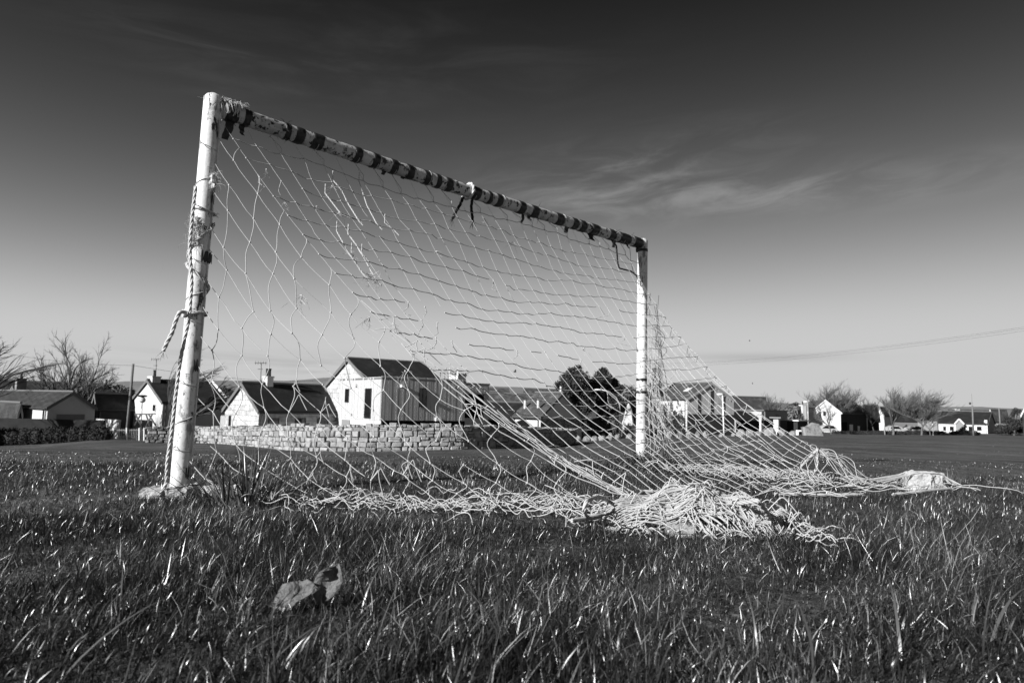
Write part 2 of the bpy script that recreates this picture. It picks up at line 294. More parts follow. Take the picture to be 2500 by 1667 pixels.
# ------------------------------------------------------------------ grass
def blades(x, y, ln, wd, azi, lean, curve, face, tone, segs, z0=None):
    n = len(x); z = gzv(np.c_[x, y]) if z0 is None else z0
    t = np.linspace(0, 1, segs+1); th = lean[:, None]+curve[:, None]*t[None]          # angle from vertical
    dl = ln[:, None]/segs
    h = np.concatenate([np.zeros((n, 1)), np.cumsum(np.sin(th[:, :-1])*dl, 1)], 1); v = np.concatenate([np.zeros((n, 1)), np.cumsum(np.cos(th[:, :-1])*dl, 1)], 1)
    cx = x[:, None]+h*np.cos(azi)[:, None]; cy = y[:, None]+h*np.sin(azi)[:, None]; cz = z[:, None]+v-.004
    w = wd[:, None]*.5*np.clip(1.15-t[None]**2*1.15, .0, 1); sx, sy = np.cos(face)[:, None]*w, np.sin(face)[:, None]*w
    A = np.stack([cx-sx, cy-sy, cz], -1)[:, :-1]; B = np.stack([cx+sx, cy+sy, cz], -1)[:, :-1]; T = np.stack([cx, cy, cz], -1)[:, -1:]
    V = np.concatenate([A, B, T], 1).reshape(-1, 3); k = 2*segs+1; o = (np.arange(n)*k)[:, None]
    tri = []
    for i in range(segs-1): tri += [[i, segs+i, segs+i+1], [i, segs+i+1, i+1]]
    tri.append([segs-1, 2*segs-1, 2*segs])
    Fc = (o[:, :, None]+np.array(tri)[None]).reshape(-1, 3)
    return V, Fc, np.repeat(tone, k)
def sample(n, y0, y1, pw=1.0):
    # points over the field of view and a margin beside it; density falls with distance by pw
    u = rng.random(n*2); y = (y0**pw+(y1**pw-y0**pw)*u)**(1/pw)
    x = rng.uniform(-1, 1, n*2)*(y1*.84+.95); keep = np.abs(x) < y*.84+.95
    return x[keep][:n], y[keep][:n]
def clump(x, y, s, seed):           # smooth pseudo noise 0..1
    q = np.random.default_rng(seed); o = np.zeros_like(x)
    for i in range(6):
        a = q.uniform(0, 6.28); f = s*q.uniform(.6, 2.2); o += np.sin((x*np.cos(a)+y*np.sin(a))*f+q.uniform(0, 6.28))
    return np.clip(.5+o/6, 0, 1)
def field(n, y0, y1, ln, lsd, wd, segs, pw, straw=.12, longs=0.0):
    x, y = sample(n, y0, y1, pw); n = len(x); c = clump(x, y, 4, 3); c2 = clump(x, y, 14, 5)
    l = ln*np.exp(rng.normal(0, lsd, n))*(.45+.8*c**1.3+.55*c2)
    big = rng.random(n) < longs*np.clip(.35+.65*(x+.3), .15, 1.3); l = np.where(big, l*rng.uniform(1.6, 2.8, n), l)
    w = wd*rng.uniform(.6, 1.4, n)*np.where(big, 1.25, 1)
    az_ = np.where(rng.random(n) < .35, rng.normal(.35, .8, n), rng.uniform(0, 6.28, n))+2.2*(clump(x, y, 5, 21)-.5)
    lean = np.abs(rng.normal(.38, .42, n)); flat = rng.random(n) < .42*clump(x, y, 6, 9)+.12; lean = np.where(flat, rng.uniform(.9, 1.45, n), lean)
    cur = rng.normal(.75, .6, n)
    tn = np.clip(rng.beta(1.2, 7, n), 0, 1)*.5; tn = np.where(rng.random(n) < straw, rng.uniform(.45, 1, n), tn); tn = np.where(flat, tn+.12*rng.random(n), tn)*(.35+1.3*clump(x, y, 7, 13)**1.4)
    return blades(x, y, l, w, az_, lean, cur, rng.uniform(0, 6.28, n), np.clip(tn, 0, 1), segs)
def join(parts):
    V = []; Fc = []; T = []; o = 0
    for v, f, t in parts: V.append(v); Fc.append(f+o); T.append(t); o += len(v)
    return np.concatenate(V), np.concatenate(Fc), np.concatenate(T)
P_ = [field(24000, .62, 1.7, .04, .45, .0032, 5, 1.0, .025, .004), field(330000, .62, 2.6, .0275, .45, .0017, 4, 1.15, .08, .025), field(310000, 2.3, 5.2, .025, .4, .0022, 2, 1.3, .09, .012), field(110000, 4.6, 9.5, .010, .35, .004, 2, 1.2, .04), field(120000, 8, 60, .006, .35, .01, 1, .6, .03)]
# long seeding straws and broad blades standing over the near turf, each at its own spot
ST = []
for px, py, l, w, a, ln_, tn in [(2080,1330,.22,.006,.3,.35,.25),(1740,1320,.16,.007,.5,.55,.9),(1900,1345,.22,.008,.2,.45,.1),(2010,1400,.12,.004,3.6,.35,.7),(1560,1470,.14,.006,3.7,.8,.8),(1310,1500,.12,.006,1.2,.25,.7),(1350,1395,.12,.006,2.9,.9,.95),(2270,1340,.12,.004,1.8,.1,.8),(2160,1400,.2,.007,.25,.5,.05),
        (200,1420,.13,.005,2.7,.45,1),(260,1450,.12,.007,.4,.45,.3),(2330,1450,.14,.009,.3,.9,.5),(2420,1560,.2,.012,.5,.5,.3),(1640,1560,.25,.006,.1,1.2,.7),(1850,1590,.14,.006,1.5,.15,.8),(950,1560,.16,.006,.6,.6,.4),(640,1640,.17,.007,.6,.6,.9),(150,1640,.2,.009,.7,.6,.5),(520,1655,.18,.006,.5,.7,.4),
        (1000,1440,.17,.006,.9,.25,.6),(1130,1600,.14,.006,1.9,.2,.85),(2050,1560,.13,.012,3.5,.7,.6),(1990,1640,.16,.01,1.6,.1,.9),(2200,1600,.2,.009,1.2,.3,.2),(2450,1420,.16,.005,2.2,.3,.3),(1450,1640,.16,.007,.4,.7,.5),(760,1500,.15,.005,1.1,.3,.4),(880,1500,.14,.005,1.0,.2,.5),(1480,1330,.1,.006,1.8,.2,.3),(1600,1340,.11,.006,1.2,.2,.15),(1660,1350,.12,.006,1.4,.2,.1)]:
    p = gnd(px, py); ST.append((p[0], p[1], l, w, a, ln_, .45, a+1.5+random.uniform(-.5, .5), tn))
ST = np.array(ST).T; ST[3] *= .62; ST[8] = np.minimum(ST[8], .22); ST[6] = .6+.7*rng.random(len(ST[6])); ST[5] *= 1.2; P_.append(blades(*ST, 5))
V, Fc, Tn = join(P_)
tag(bulk('grass', V, Fc, M['grass'], Tn), 'rough unmown grass with pale straws around the goal', 'grass', kind='stuff')
def tuft(name, label, px, py, Y, n, ln, spread, seed):
    q = np.random.default_rng(seed); b = at(px, py, Y); x = b[0]+q.normal(0, spread, n); y = b[1]+q.normal(0, spread*.6, n)
    a = np.arctan2(y-b[1], x-b[0])+q.normal(0, .5, n)
    l = ln*q.uniform(.5, 1.25, n); r_ = np.hypot(x-b[0], y-b[1])/spread
    v, f, t = blades(x, y, l, q.uniform(.003, .008, n), a, np.clip(.15+.35*r_+q.normal(0, .15, n), 0, 1.3), q.normal(.8, .4, n), a+1.57+q.normal(0, .5, n), q.beta(1.5, 5, n)*.8, 5)
    tag(bulk(name, v, f, M['grass'], t), label, 'grass tuft', 'grass tufts left uncut at the goal', kind='stuff' if seed > 1 else None)
tuft('grass_tuft', 'long broad-bladed grass tuft beside the near post foot', 610, 1212, 3.0, 230, .24, .13, 1)
tuft('grass_tuft', 'dark unmown grass tuft hugging the far post foot', 1600, 1150, 5.35, 900, .15, .28, 2)
tuft('grass_tuft', 'low dark grass tuft in front of the far post, under the netting', 1450, 1150, 4.9, 500, .1, .25, 4)
# dry leaf in the near turf
lp = gnd(770, 1490); lb = MB()
def leaf(c, U_, V_, n_, a, b, fold):
    c, U_, V_, n_ = map(np.array, (c, U_, V_, n_)); pts = []; fs = []
    ws = [0, .55, .9, 1, .85, .6, .12]; m_ = len(ws)
    for i, w in enumerate(ws):
        s = i/(m_-1)-.5
        for j in range(5):
            t = (j-2)/2; pts.append(c+U_*a*s+V_*b*w*t*.5+n_*(fold*abs(t)*w+.010*math.sin(i*1.9+j)+.012*(s*2)**2))
    for i in range(m_-1):
        for j in range(4): fs.append((i*5+j, i*5+j+1, (i+1)*5+j+1, (i+1)*5+j))
    lb.add(pts, fs)
leaf(lp+np.array([-.04, -.02, .034]), (.9, .15, .35), (-.1, .55, .83), (-.3, -.8, .5), .11, .06, .015)
leaf(lp+np.array([.03, -.006, .058]), (.45, .1, .88), (.9, .15, -.4), (0, -.95, .3), .095, .06, .022)
lo = lb.build('dry_leaf', M['leaf'], None, True); sm = lo.modifiers.new('thick', 'SOLIDIFY'); sm.thickness = .0012
tag(lo, 'curled dry brown leaf lying in the near turf', 'leaf')
# ------------------------------------------------------------------ goal frame
LB, LT = at(437, 1200, 3.206), at(519, 262, 3.206); RB, RT = at(1565, 1135, 5.772), at(1569, 596, 5.772)
LB[2] -= .05; RB[2] -= .05
ax = (RT-LT)/np.linalg.norm(RT-LT)
goal = thing('football_goal', 'battered white-painted goal frame wrapped in dark tape', 'goal', (LB[0], LB[1], 0))
pr = .043
def bentpipe(a, b, n, amp, seed):
    q = random.Random(seed); o = []
    for i in range(n+1):
        t = i/n; p = lerp(a, b, t); o.append(p+np.array([amp*math.sin(3*t+seed)*.5, 0, 0])); 
    return o
pm = MB(); top = LT+(LT-LB)/np.linalg.norm(LT-LB)*.045; d_ = (LT-LB)/np.linalg.norm(LT-LB)
pts = [lerp(LB, top, i/14) for i in range(15)]+[top+d_*.012, top+d_*.022]
pm.tube(pts, [pr]*15+[pr*.8, pr*.4], 28); pm.build('post', M['paint'], goal, True)
pm = MB(); pm.tube([lerp(RB, RT, i/14) for i in range(15)]+[RT+np.array([0, 0, .03]), RT+np.array([0, 0, .045])], [pr]*16+[pr*.7], 28); pm.build('post', M['paint'], goal, True)
pm = MB(); N_ = 60
barpts = [lerp(LT, RT, .008+.984*i/N_)+np.array([0, 0, -.018*math.sin(math.pi*i/N_)]) for i in range(N_+1)]
pm.tube(barpts, [.0415+.0012*math.sin(i*2.3) for i in range(N_+1)], 24); bar = pm.build('crossbar', M['barpaint'], goal, True)
BARLEN = np.linalg.norm(RT-LT)
def barpt(t): return lerp(LT, RT, t)+np.array([0, 0, -.018*math.sin(math.pi*t)])
def bar_t(px):
    lo_, hi_ = 0., 1.
    for _ in range(30):
        mid = (lo_+hi_)/2
        if proj(barpt(mid))[0] < px: lo_ = mid
        else: hi_ = mid
    return (lo_+hi_)/2
e1 = np.cross(ax, [0, 0, 1]); e1 /= np.linalg.norm(e1); e2 = np.cross(e1, ax)      # e1 points to the camera side
for i, (px, wpx) in enumerate([(562,30),(600,16),(697,14),(727,22),(771,26),(868,18),(912,16),(957,16),(996,16),(1038,16),(1064,12),(1090,16),(1158,18),(1190,9),(1213,14),(1269,15),(1300,16),(1361,18),(1398,14),(1418,14),(1447,18),(1490,16),(1520,26),(1552,20)]):
    t0, t1 = bar_t(px-wpx/2), bar_t(px+wpx/2); tb = MB(); n = 7; q = random.Random(i); rr = [.0425]+[.0448+q.uniform(-.0012, .0016) for _ in range(n-1)]+[.0425]
    sk_ = q.uniform(-.006, .006); c0, c1 = barpt(t0), barpt(t1)
    P0 = [lerp(c0, c1, j/n) for j in range(n+1)]
    tb.tube(P0, rr, 24); v = np.array(tb.v)
    off = (v-c0)@e2; v += ax[None]*(off*q.uniform(-.12, .12)+np.array([q.uniform(-.002, .002) for _ in range(len(v))]))[:, None]; tb.v = [tuple(a) for a in v]
    tb.build('tape_band', M['tape'], bar, True)
def scrap(px, drop, w, sway, seed, m_=None, parent=bar, name='tape_scrap', b=None):
    q = random.Random(seed); b = barpt(bar_t(px))+np.array([0, 0, -.038]) if b is None else b; n = 5; s = MB(); vs = []
    for side in (0, .002):
        for i in range(n+1):
            t = i/n; c = b+np.array([sway*t*t+q.uniform(-.004, .004), -.01*t-side, -drop*t]); ww = w*(1-.35*t)*.5+q.uniform(-.002, .002)
            vs += [c-ax*ww, c+ax*ww]
    fs = []
    for o in (0, 2*(n+1)):
        for i in range(n): fs.append((o+2*i, o+2*i+1, o+2*i+3, o+2*i+2))
    k = 2*(n+1); fs += [(2*i, 2*i+2, k+2*i+2, k+2*i) for i in range(n)]+[(2*i+1, 2*i+3, k+2*i+3, k+2*i+1) for i in range(n)]
    s.add(vs, fs); s.build(name, m_ or M['tape'], parent)
for i, (px, dr, w, sw) in enumerate([(563,.1,.045,-.02),(592,.06,.028,.01),(938,.03,.03,-.005),(984,.02,.03,0),(1278,.07,.028,-.015),(1290,.04,.03,.02),(1384,.05,.05,-.01),(1440,.06,.06,.03),(1446,.045,.05,-.02),(1500,.06,.05,-.01),(1530,.04,.03,.02),(1555,.05,.04,0)]): scrap(px, dr, w, sw, i)
# stray tape whiskers and fraying on the bar
for i in range(48):
    t = random.choice([bar_t(688), bar_t(697), bar_t(1310), bar_t(1500), random.random(), .93+.06*random.random()]); a = random.uniform(0, 6.28)
    b = barpt(min(.99, max(.02, t+random.gauss(0, .006)))); dr = e1*math.cos(a)+e2*math.sin(a); d2 = dr+ax*random.gauss(0, .9); d2 /= np.linalg.norm(d2)
    l = random.uniform(.015, .06); p0 = b+dr*.043; wk = MB()
    wk.tube([p0, p0+d2*l*.5+np.array([0, 0, .003]), p0+d2*l+np.array([0, 0, -.006])], [.0014, .0011, .0004], 4); wk.build('loose_thread', M['cloth'], bar)
# black tape scraps and peeled patches on the near post
def postpt(py): 
    zz = (py-262)/(1200-262); return lerp(LT, LB, zz)
tocam = np.array([.44, -.9, 0]); toL = np.array([-.9, -.44, 0])
for i, (py, w, dr, ang_) in enumerate([(630,.05,.05,-35),(632,.045,.04,-60),(886,.04,.05,-42),(1130,.045,.05,-50),(480,.03,.07,-55)]):
    c = postpt(py); tb = MB(); n = 8; vs = []
    for j in range(n+1):
        a = R(-ang_-(n/2-j)*7*(w/.05)); dr_ = tocam*math.cos(a)-toL*math.sin(a)
        ex = .0435+(.03*(j/n-.6) if (i < 2 and j/n > .6) else 0)+.001*math.sin(j*2.1)
        vs += [c+dr_*ex+np.array([0, 0, dr*.5+.006*math.sin(j*1.7+i)]), c+dr_*ex-np.array([0, 0, dr*.5+.008*math.sin(j*2.3+i)])]
    tb.add(vs, [(2*j, 2*j+1, 2*j+3, 2*j+2) for j in range(n)]); o = tb.build('tape_scrap', M['tape'], goal); sm = o.modifiers.new('thick', 'SOLIDIFY'); sm.thickness = .002
fp = MB()
for i, py in enumerate((905, 960, 1010, 1060, 1085)): 
    pass
for py in (945, 1040, 1095):                 # bands of tape on the far post
    tb = MB(); f_ = (py-596)/(1135-596); c = lerp(RT, RB, f_); tb.tube([c+np.array([0, 0, .02-.01*j]) for j in range(5)], [.0438, .0448, .0444, .0448, .0438], 24); tb.build('tape_band', M['rope' if py == 1095 else 'barpaint'], goal, True)
for py in (612, 922, 951): 
    tb = MB(); f_ = (py-596)/(1135-596); c = lerp(RT, RB, f_); tb.tube([c+np.array([0, 0, .012-.008*j]) for j in range(4)], [.0438, .046, .0455, .0438], 24); tb.build('tape_band', M['tape'], goal, True)
# concrete footing of the near post
def slabstone(name, label, cat, corners, z0, z1, mt, seed, group=None):
    q = random.Random(seed); me = MB(); c = np.mean([p[:2] for p in corners], axis=0); rings = []
    for f_, z in ((1.0, z0), (1.03, lerp(z0, z1, .35)), (1.0, lerp(z0, z1, .7)), (.97, lerp(z0, z1, .92)), (.9, z1), (.5, z1+.002), (.05, z1)):
        ring = []
        k = len(corners)
        for i in range(k):
            for s in (0, .34, .67):
                p = lerp(corners[i][:2], corners[(i+1) % k][:2], s); p = c+(p-c)*f_*(1+q.uniform(-.04, .04)); ring.append((p[0], p[1], z+q.uniform(-.006, .006)))
        rings.append(ring)
    k = len(rings[0]); vs = [p for r_ in rings for p in r_]
    me.add(vs, [(r_*k+i, r_*k+(i+1) % k, (r_+1)*k+(i+1) % k, (r_+1)*k+i) for r_ in range(len(rings)-1) for i in range(k)])
    ob = me.build(name, mt, None, False); sd_ = ob.modifiers.new('sub', 'SUBSURF'); sd_.subdivision_type = 'SIMPLE'; sd_.levels = sd_.render_levels = 3
    tx = bpy.data.textures.new(name+'_chips', 'CLOUDS'); tx.noise_scale = .035; tx.noise_depth = 4; dm = ob.modifiers.new('chips', 'DISPLACE'); dm.texture = tx; dm.texture_coords = 'GLOBAL'; dm.strength = .03; dm.mid_level = .5
    return tag(ob, label, cat, group)
b0 = LB.copy()
slabstone('concrete_block', 'rough pale concrete lump round the foot of the near post', 'footing', [b0+np.array(o) for o in ((-.12,-.13,0),(.08,-.1,0),(.12,.06,0),(.02,.13,0),(-.1,.1,0))], gz(b0[0], b0[1])-.03, gz(b0[0], b0[1])+.045, M['concrete'], 1)
slabstone('flat_stone', 'flat pale slab in the turf beside the near post', 'stone', [b0+np.array(o) for o in ((.1,-.03,0),(.29,-.0,0),(.3,.09,0),(.12,.08,0))], gz(b0[0]+.2, b0[1])-.03, gz(b0[0]+.2, b0[1])+.05, M['palestone'], 2)
# ropes: three strands twisted round one another
def rope(mb, path, rad_, pitch=.03, n=6, fray=True):
    P = np.array(path, float); d = np.r_[0, np.cumsum(np.linalg.norm(np.diff(P, axis=0), axis=1))]; Ltot = d[-1]
    k = max(8, int(Ltot/pitch*9)); u = np.linspace(0, Ltot, k); Q = np.c_[np.interp(u, d, P[:, 0]), np.interp(u, d, P[:, 1]), np.interp(u, d, P[:, 2])]
    for _ in range(4): Q[1:-1] = .25*Q[:-2]+.5*Q[1:-1]+.25*Q[2:]
    T = np.gradient(Q, axis=0); T /= np.linalg.norm(T, axis=1)[:, None]+1e-9; A = np.cross(T, [.3, 1, .2]); A /= np.linalg.norm(A, axis=1)[:, None]+1e-9; B = np.cross(T, A)
    for j in range(3):
        a = 2*math.pi*(u/pitch/3+j/3); mb.tube(Q+(np.cos(a)[:, None]*A+np.sin(a)[:, None]*B)*rad_*.55, rad_*.58, n)
    if fray:
        for i in range(12):
            e = Q[-1]; dd = T[-1]+np.array([random.gauss(0, .5) for _ in range(3)]); mb.tube([e, e+dd*rad_*2.2, e+dd*rad_*3.6+np.array([0, 0, -.006])], [.0012, .0011, .0004], 3)
def ppath(pts): return [at(px, py, Y) for px, py, Y in pts]
rp = MB()
rope(rp, ppath([(478,455,3.13),(470,520,3.12),(463,600,3.12),(468,690,3.11),(462,775,3.1),(452,820,3.1),(438,890,3.1),(427,980,3.1),(418,1060,3.1),(408,1130,3.11),(406,1180,3.12),(398,1196,3.1),(388,1210,3.08)]), .0075)
tag(rp.build('rope', M['rope'], None, True), 'long twisted rope hanging down the side of the near post', 'rope', 'ropes tied to the near post')
rp = MB(); c = postpt(762)
coil = [c+(tocam*math.cos(a)+toL*math.sin(a))*(.051)+np.array([0, 0, .012*math.sin(a*.5)-.006*a/6]) for a in np.linspace(-2.2, 8.2, 60)]
rope(rp, coil, .006, .025, 5, False)
rope(rp, [coil[-1]]+ppath([(452,762,3.09),(438,762,3.06),(428,785,3.05),(420,812,3.05),(408,835,3.05),(398,857,3.05)]), .0085, .03)
tag(rp.build('rope', M['rope'], None, True), 'short rope knotted round the near post with a frayed dangling end', 'rope', 'ropes tied to the near post')
rp = MB(); c = postpt(520)
rope(rp, [c+(tocam*math.cos(a)+toL*math.sin(a))*.05+np.array([0, 0, .008*math.sin(a)]) for a in np.linspace(-2.6, 4.6, 44)], .005, .022, 5)
tag(rp.build('rope', M['rope'], None, True), 'thin rope loop knotted high round the near post', 'rope', 'ropes tied to the near post')
rp = MB(); c0 = postpt(640)
rope(rp, [lerp(postpt(640), postpt(715), i/50)+(tocam*math.cos(a)+toL*math.sin(a))*.05 for i, a in enumerate(np.linspace(2.2, -2.4, 51))], .0075, .03, 5)
rope(rp, [lerp(postpt(545), postpt(640), i/50)+(tocam*math.cos(a)+toL*math.sin(a))*.05 for i, a in enumerate(np.linspace(-1.6, 2.2, 51))], .0065, .03, 5)
tag(rp.build('rope', M['rope'], None, True), 'rope wound spirally down the middle of the near post', 'rope', 'ropes tied to the near post')
# frayed cord bundle at the near corner
rp = MB()
for i in range(60):
    t = random.uniform(.008, .035); a0 = random.uniform(-.6, 1.2); a1 = a0+random.uniform(1.6, 3.6); c = barpt(t); r_ = random.uniform(.046, .058)
    rp.tube([barpt(t+random.uniform(-.002, .002)*0+.006*(j/8)*(1 if i % 2 else -1))+(e1*math.cos(a)+e2*math.sin(a))*r_ for j, a in enumerate(np.linspace(a0, a1, 9))], .0019, 4)
for i in range(320):
    c = barpt(random.uniform(.004, .04))+e2*random.uniform(.03, .05)+e1*random.uniform(-.035, .035); h_ = ax*random.gauss(0, .02)+e1*random.gauss(0, .014); up_ = e2*random.uniform(.002, .018)
    rp.tube([c, c+h_*.5+up_, c+h_*1.1+up_*.9, c+h_*1.6+e2*random.uniform(-.012, .01)], [.0008, .0007, .0006, .0003], 3)
tag(rp.build('rope_bundle', M['fibre'], None), 'frayed pale cord bundle over the near end of the crossbar', 'cord')
for py, sgn, label in ((556, 1, 'torn pale rag of fibre clinging to the near post, upper one'), (592, 1, 'torn pale rag of fibre clinging to the near post, lower one'), (448, -1, 'small pale fibre wad high on the near post')):
    rp = MB(); c = postpt(py)+tocam*.036+toL*(.024*sgn)
    rp.ball(c, (.022, .016, .032), 10, 7, .45, seed=py)
    for i in range(150):
        p0 = c+np.array([random.gauss(0, .014), random.gauss(0, .008), random.gauss(0, .02)]); h_ = np.array([random.gauss(0, .012), random.gauss(0, .008), random.gauss(0, .014)])+toL*.008*sgn
        rp.tube([p0, p0+h_*.7+np.array([0, 0, .004]), p0+h_*1.3, p0+h_*1.5+np.array([0, 0, -.016])], [.0007, .0006, .0005, .0003], 3)
    tag(rp.build('frayed_rag', M['fibre'], None), label, 'rag', 'rags caught on the near post')
rp = MB(); c = barpt(bar_t(1143))
rope(rp, [c+(e1*math.cos(a)+e2*math.sin(a))*.053+ax*(.012*a/3) for a in np.linspace(-2.6, 3.6, 40)], .0085, .03, 5, False)
cordo = thing('tie_cord', 'pale cord tied round the middle of the crossbar with dark dangling ends', 'cord', c)
rp.build('loop', M['rope'], cordo, True)
for dx in (-.035, .03):
    rp = MB(); b = c+ax*dx*1.2+np.array([0, 0, -.05]); rope(rp, [b, b+np.array([-.01+dx*.2, 0, -.05]), b+np.array([dx*.8-.02, 0, -.105]), b+np.array([dx*1.1-.025, 0, -.145])], .009, .03)
    rp.build('dangling_end', M['cloth'], cordo, True)
rp = MB(); rope(rp, [barpt(bar_t(1493))+np.array([0,0,-.04])]+[at(px, py, 5.55) for px, py in ((1505,600),(1508,640),(1512,655),(1540,662),(1553,672))], .006, .025, 5)
tag(rp.build('hanging_rope', M['cloth'], None, True), 'dark cord hanging from the far end of the crossbar to the far post', 'cord')
# ------------------------------------------------------------------ goal net
NP_, NQ = at(1560, 1225, 2.7), at(1995, 1098, 4.35)
net = thing('goal_net', 'torn white string goal net sagging from the crossbar to the turf', 'net', (.9, 4.0, 0))
nr = np.random.default_rng(5)
NC, NRW = 29, 21
def resample(P, n):
    d = np.r_[0, np.cumsum(np.linalg.norm(np.diff(P, axis=0), axis=1))]; u = np.linspace(0, d[-1], n)
    return np.c_[np.interp(u, d, P[:, 0]), np.interp(u, d, P[:, 1]), np.interp(u, d, P[:, 2])]
ridge_px = [(560,360),(605,412),(645,465),(687,511),(725,560),(760,602),(800,660),(861,728),(930,800),(1044,902),(1150,975),(1250,1050),(1400,1140),(1500,1190)]
def colcurve(s):
    B = barpt(.012+.976*s)+e2*(-.05); q = np.clip((s-.16)/.84, 0, 1)**.85
    G = lerp(NP_, NQ, q); 
    if q > 0: G = G.copy(); G[2] = lerp(NP_[2], NQ[2], q)-.10*math.sin(math.pi*q)
    kk = .57+.1*math.sin(math.pi*s); h = np.linspace(0, 1, 50); g = (1+kk)*h-kk*h*h
    e = np.clip((s-.9)/.1, 0, 1); g0 = .29*e*e
    g2 = g0+(1-g0)*((1+lerp(kk, .36, e))*h-lerp(kk, .36, e)*h*h)
    P = np.c_[B[0]+(G[0]-B[0])*h, B[1]+(G[1]-B[1])*h, B[2]+(G[2]-B[2])*g2]
    if g0 > .01: P = np.r_[[[B[0], B[1], lerp(B[2], P[0, 2], t)] for t in np.linspace(0, 1, 12, endpoint=False)], P]
    return P
K = np.array([resample(colcurve(c/(NC-1)), NRW+1) for c in range(NC)])        # knots [column, row, xyz]
bn = np.cross(NP_-LT, ax); bn /= np.linalg.norm(bn)
K[1:-1, 1:-1] += nr.normal(0, .0035, K[1:-1, 1:-1].shape)+bn*nr.normal(0, .004, (NC-2, NRW-1, 1))
for r_ in range(1, NRW): K[:, r_, 2] += .02*np.sin(np.arange(NC)*.38+r_*.9+nr.uniform(0, 2))*np.sin(np.linspace(0, math.pi, NC))
rows = MB(); cols = MB(); SR = .00195; RR = .0023
def seg(a, b, sag, n=5, side=None, amp=0):
    t = np.linspace(0, 1, n+1)[:, None]; P = a+(b-a)*t; P[:, 2:] -= 4*sag*t*(1-t)
    if side is not None: P = P+side*amp*np.sin(t*math.pi*2)
    return P
drop_row = set()
for r_ in range(0, NRW):                                                    # rows run along the crossbar direction
    line = []
    for c in range(NC-1):
        gap = (r_ == 7 and c in (19, 20)) or (nr.random() < .03 and r_ > 1) or (9 <= r_ <= 11 and 4 <= c <= 5) or (r_ == 3 and c < 2)
        if r_ == 0: continue
        a, b = K[c, r_], K[c+1, r_]; p = seg(a, b, .002+.005*nr.random(), 4, bn, nr.normal(0, .003))
        if gap:
            rows.tube([a, a+np.array([nr.normal(0, .01), 0, -.025]), a+np.array([nr.normal(0, .02), nr.normal(0, .01), -.05]), a+np.array([nr.normal(0, .03), 0, -.07])], [RR, RR*.9, RR*.8, .001], 4)
            if len(line) > 1: rows.tube(np.concatenate(line), RR, 4)
            if len(line) == 1: rows.tube(line[0], RR, 4)
            line = []
        else: line.append(p[:-1] if c < NC-2 else p)
    if line: rows.tube(np.concatenate(line), RR, 4)
for c in range(NC):                                                         # strings running down to the turf, drawn thin where they are taut
    line = []; rad_ = []
    for r_ in range(NRW):
        a, b = K[c, r_], K[c, r_+1]; p = seg(a, b, .001, 3, ax, nr.normal(0, .0015)); k_ = .00075+.001*min(1, (r_/NRW)*1.3)**1.5
        if (nr.random() < .012 and r_ > 2) or (c in (5, 6) and 9 <= r_ <= 10):
            if line: cols.tube(np.concatenate(line), np.concatenate(rad_), 4)
            line = []; rad_ = []
        else: p = p[:-1] if r_ < NRW-1 else p; line.append(p); rad_.append(np.full(len(p), k_))
    if line: cols.tube(np.concatenate(line), np.concatenate(rad_), 4)
for c in range(NC):
    for r_ in range(1, NRW): rows.ball(K[c, r_], .0046, 5, 3)
for c in range(1, NC-1):                                                    # ties to the bar
    b = barpt(.012+.976*c/(NC-1)); P = [b+(e1*math.cos(a)+e2*math.sin(a))*.0455 for a in np.linspace(-.6 if c % 5 else 1.2, -1.9, 8)]+[K[c, 1]+np.array([0, 0, .03]), K[c, 1]]
    if nr.random() < .75: cols.tube(P, SR, 4)
def loop(mb, a, b, up, w=.05, r_=SR, n=12):     # slack loop between two knots
    t = np.linspace(0, 1, n)[:, None]; P = a+(b-a)*t+np.asarray(up)*np.sin(t*math.pi)*1.0+np.asarray([w, 0, 0])*np.sin(2*math.pi*t)*.4; mb.tube(P, r_, 4)
for r_ in range(6, NRW):                        # slack loops along the far edge
    e = K[NC-1, r_]; o = e-K[NC-2, r_]; o /= np.linalg.norm(o)
    if r_ % 2 == 0: loop(rows, e, lerp(K[NC-2, r_], K[NC-2, min(NRW, r_+1)], .5), o*.07+np.array([0, 0, -.01]), .03)
tk = nr.choice(NC-2, 9)
rows.build('back_panel', M['net'], net); cols.build('back_panel', M['net'], net)
# ---- panel on the near side: strings from the near post parallel to the edge, slack strings hanging between them
ridge = K[0]; side = MB(); 
def ridge_at(h):
    a = NP_[:2]-LT[:2]; hh = ((ridge[:, :2]-LT[:2])@a)/(a@a); o = np.argsort(hh); return np.array([np.interp(h, hh[o], ridge[o, i]) for i in range(3)])
pyk = [309, 374, 444, 523, 585, 649, 720, 790, 861, 936, 1010, 1086, 1155]
Lp = LB[:2]; dv = NP_[:2]-LT[:2]; dn = np.array([-dv[1], dv[0], 0])/np.linalg.norm(dv)
DH = .0655; diags = []
for k_, py in enumerate(pyk):
    c = postpt(py); zk = c[2]; g0 = .035; f_ = ((zk-g0)/1.83)**.82
    diags.append((c, zk, f_))
def diag_pt(k_, h):
    if k_ < 0: return ridge_at(h)
    c, zk, f_ = diags[k_]; h_ = min(h/f_, 1); kk = .5; g = (1+kk)*h_-kk*h_*h_
    xy = c[:2]+dv*h; zr = ridge_at(h)[2]; z = zk+(.035-zk)*g
    return np.array([xy[0], xy[1], min(z, zr-.015*(k_+1))])
knots = {}
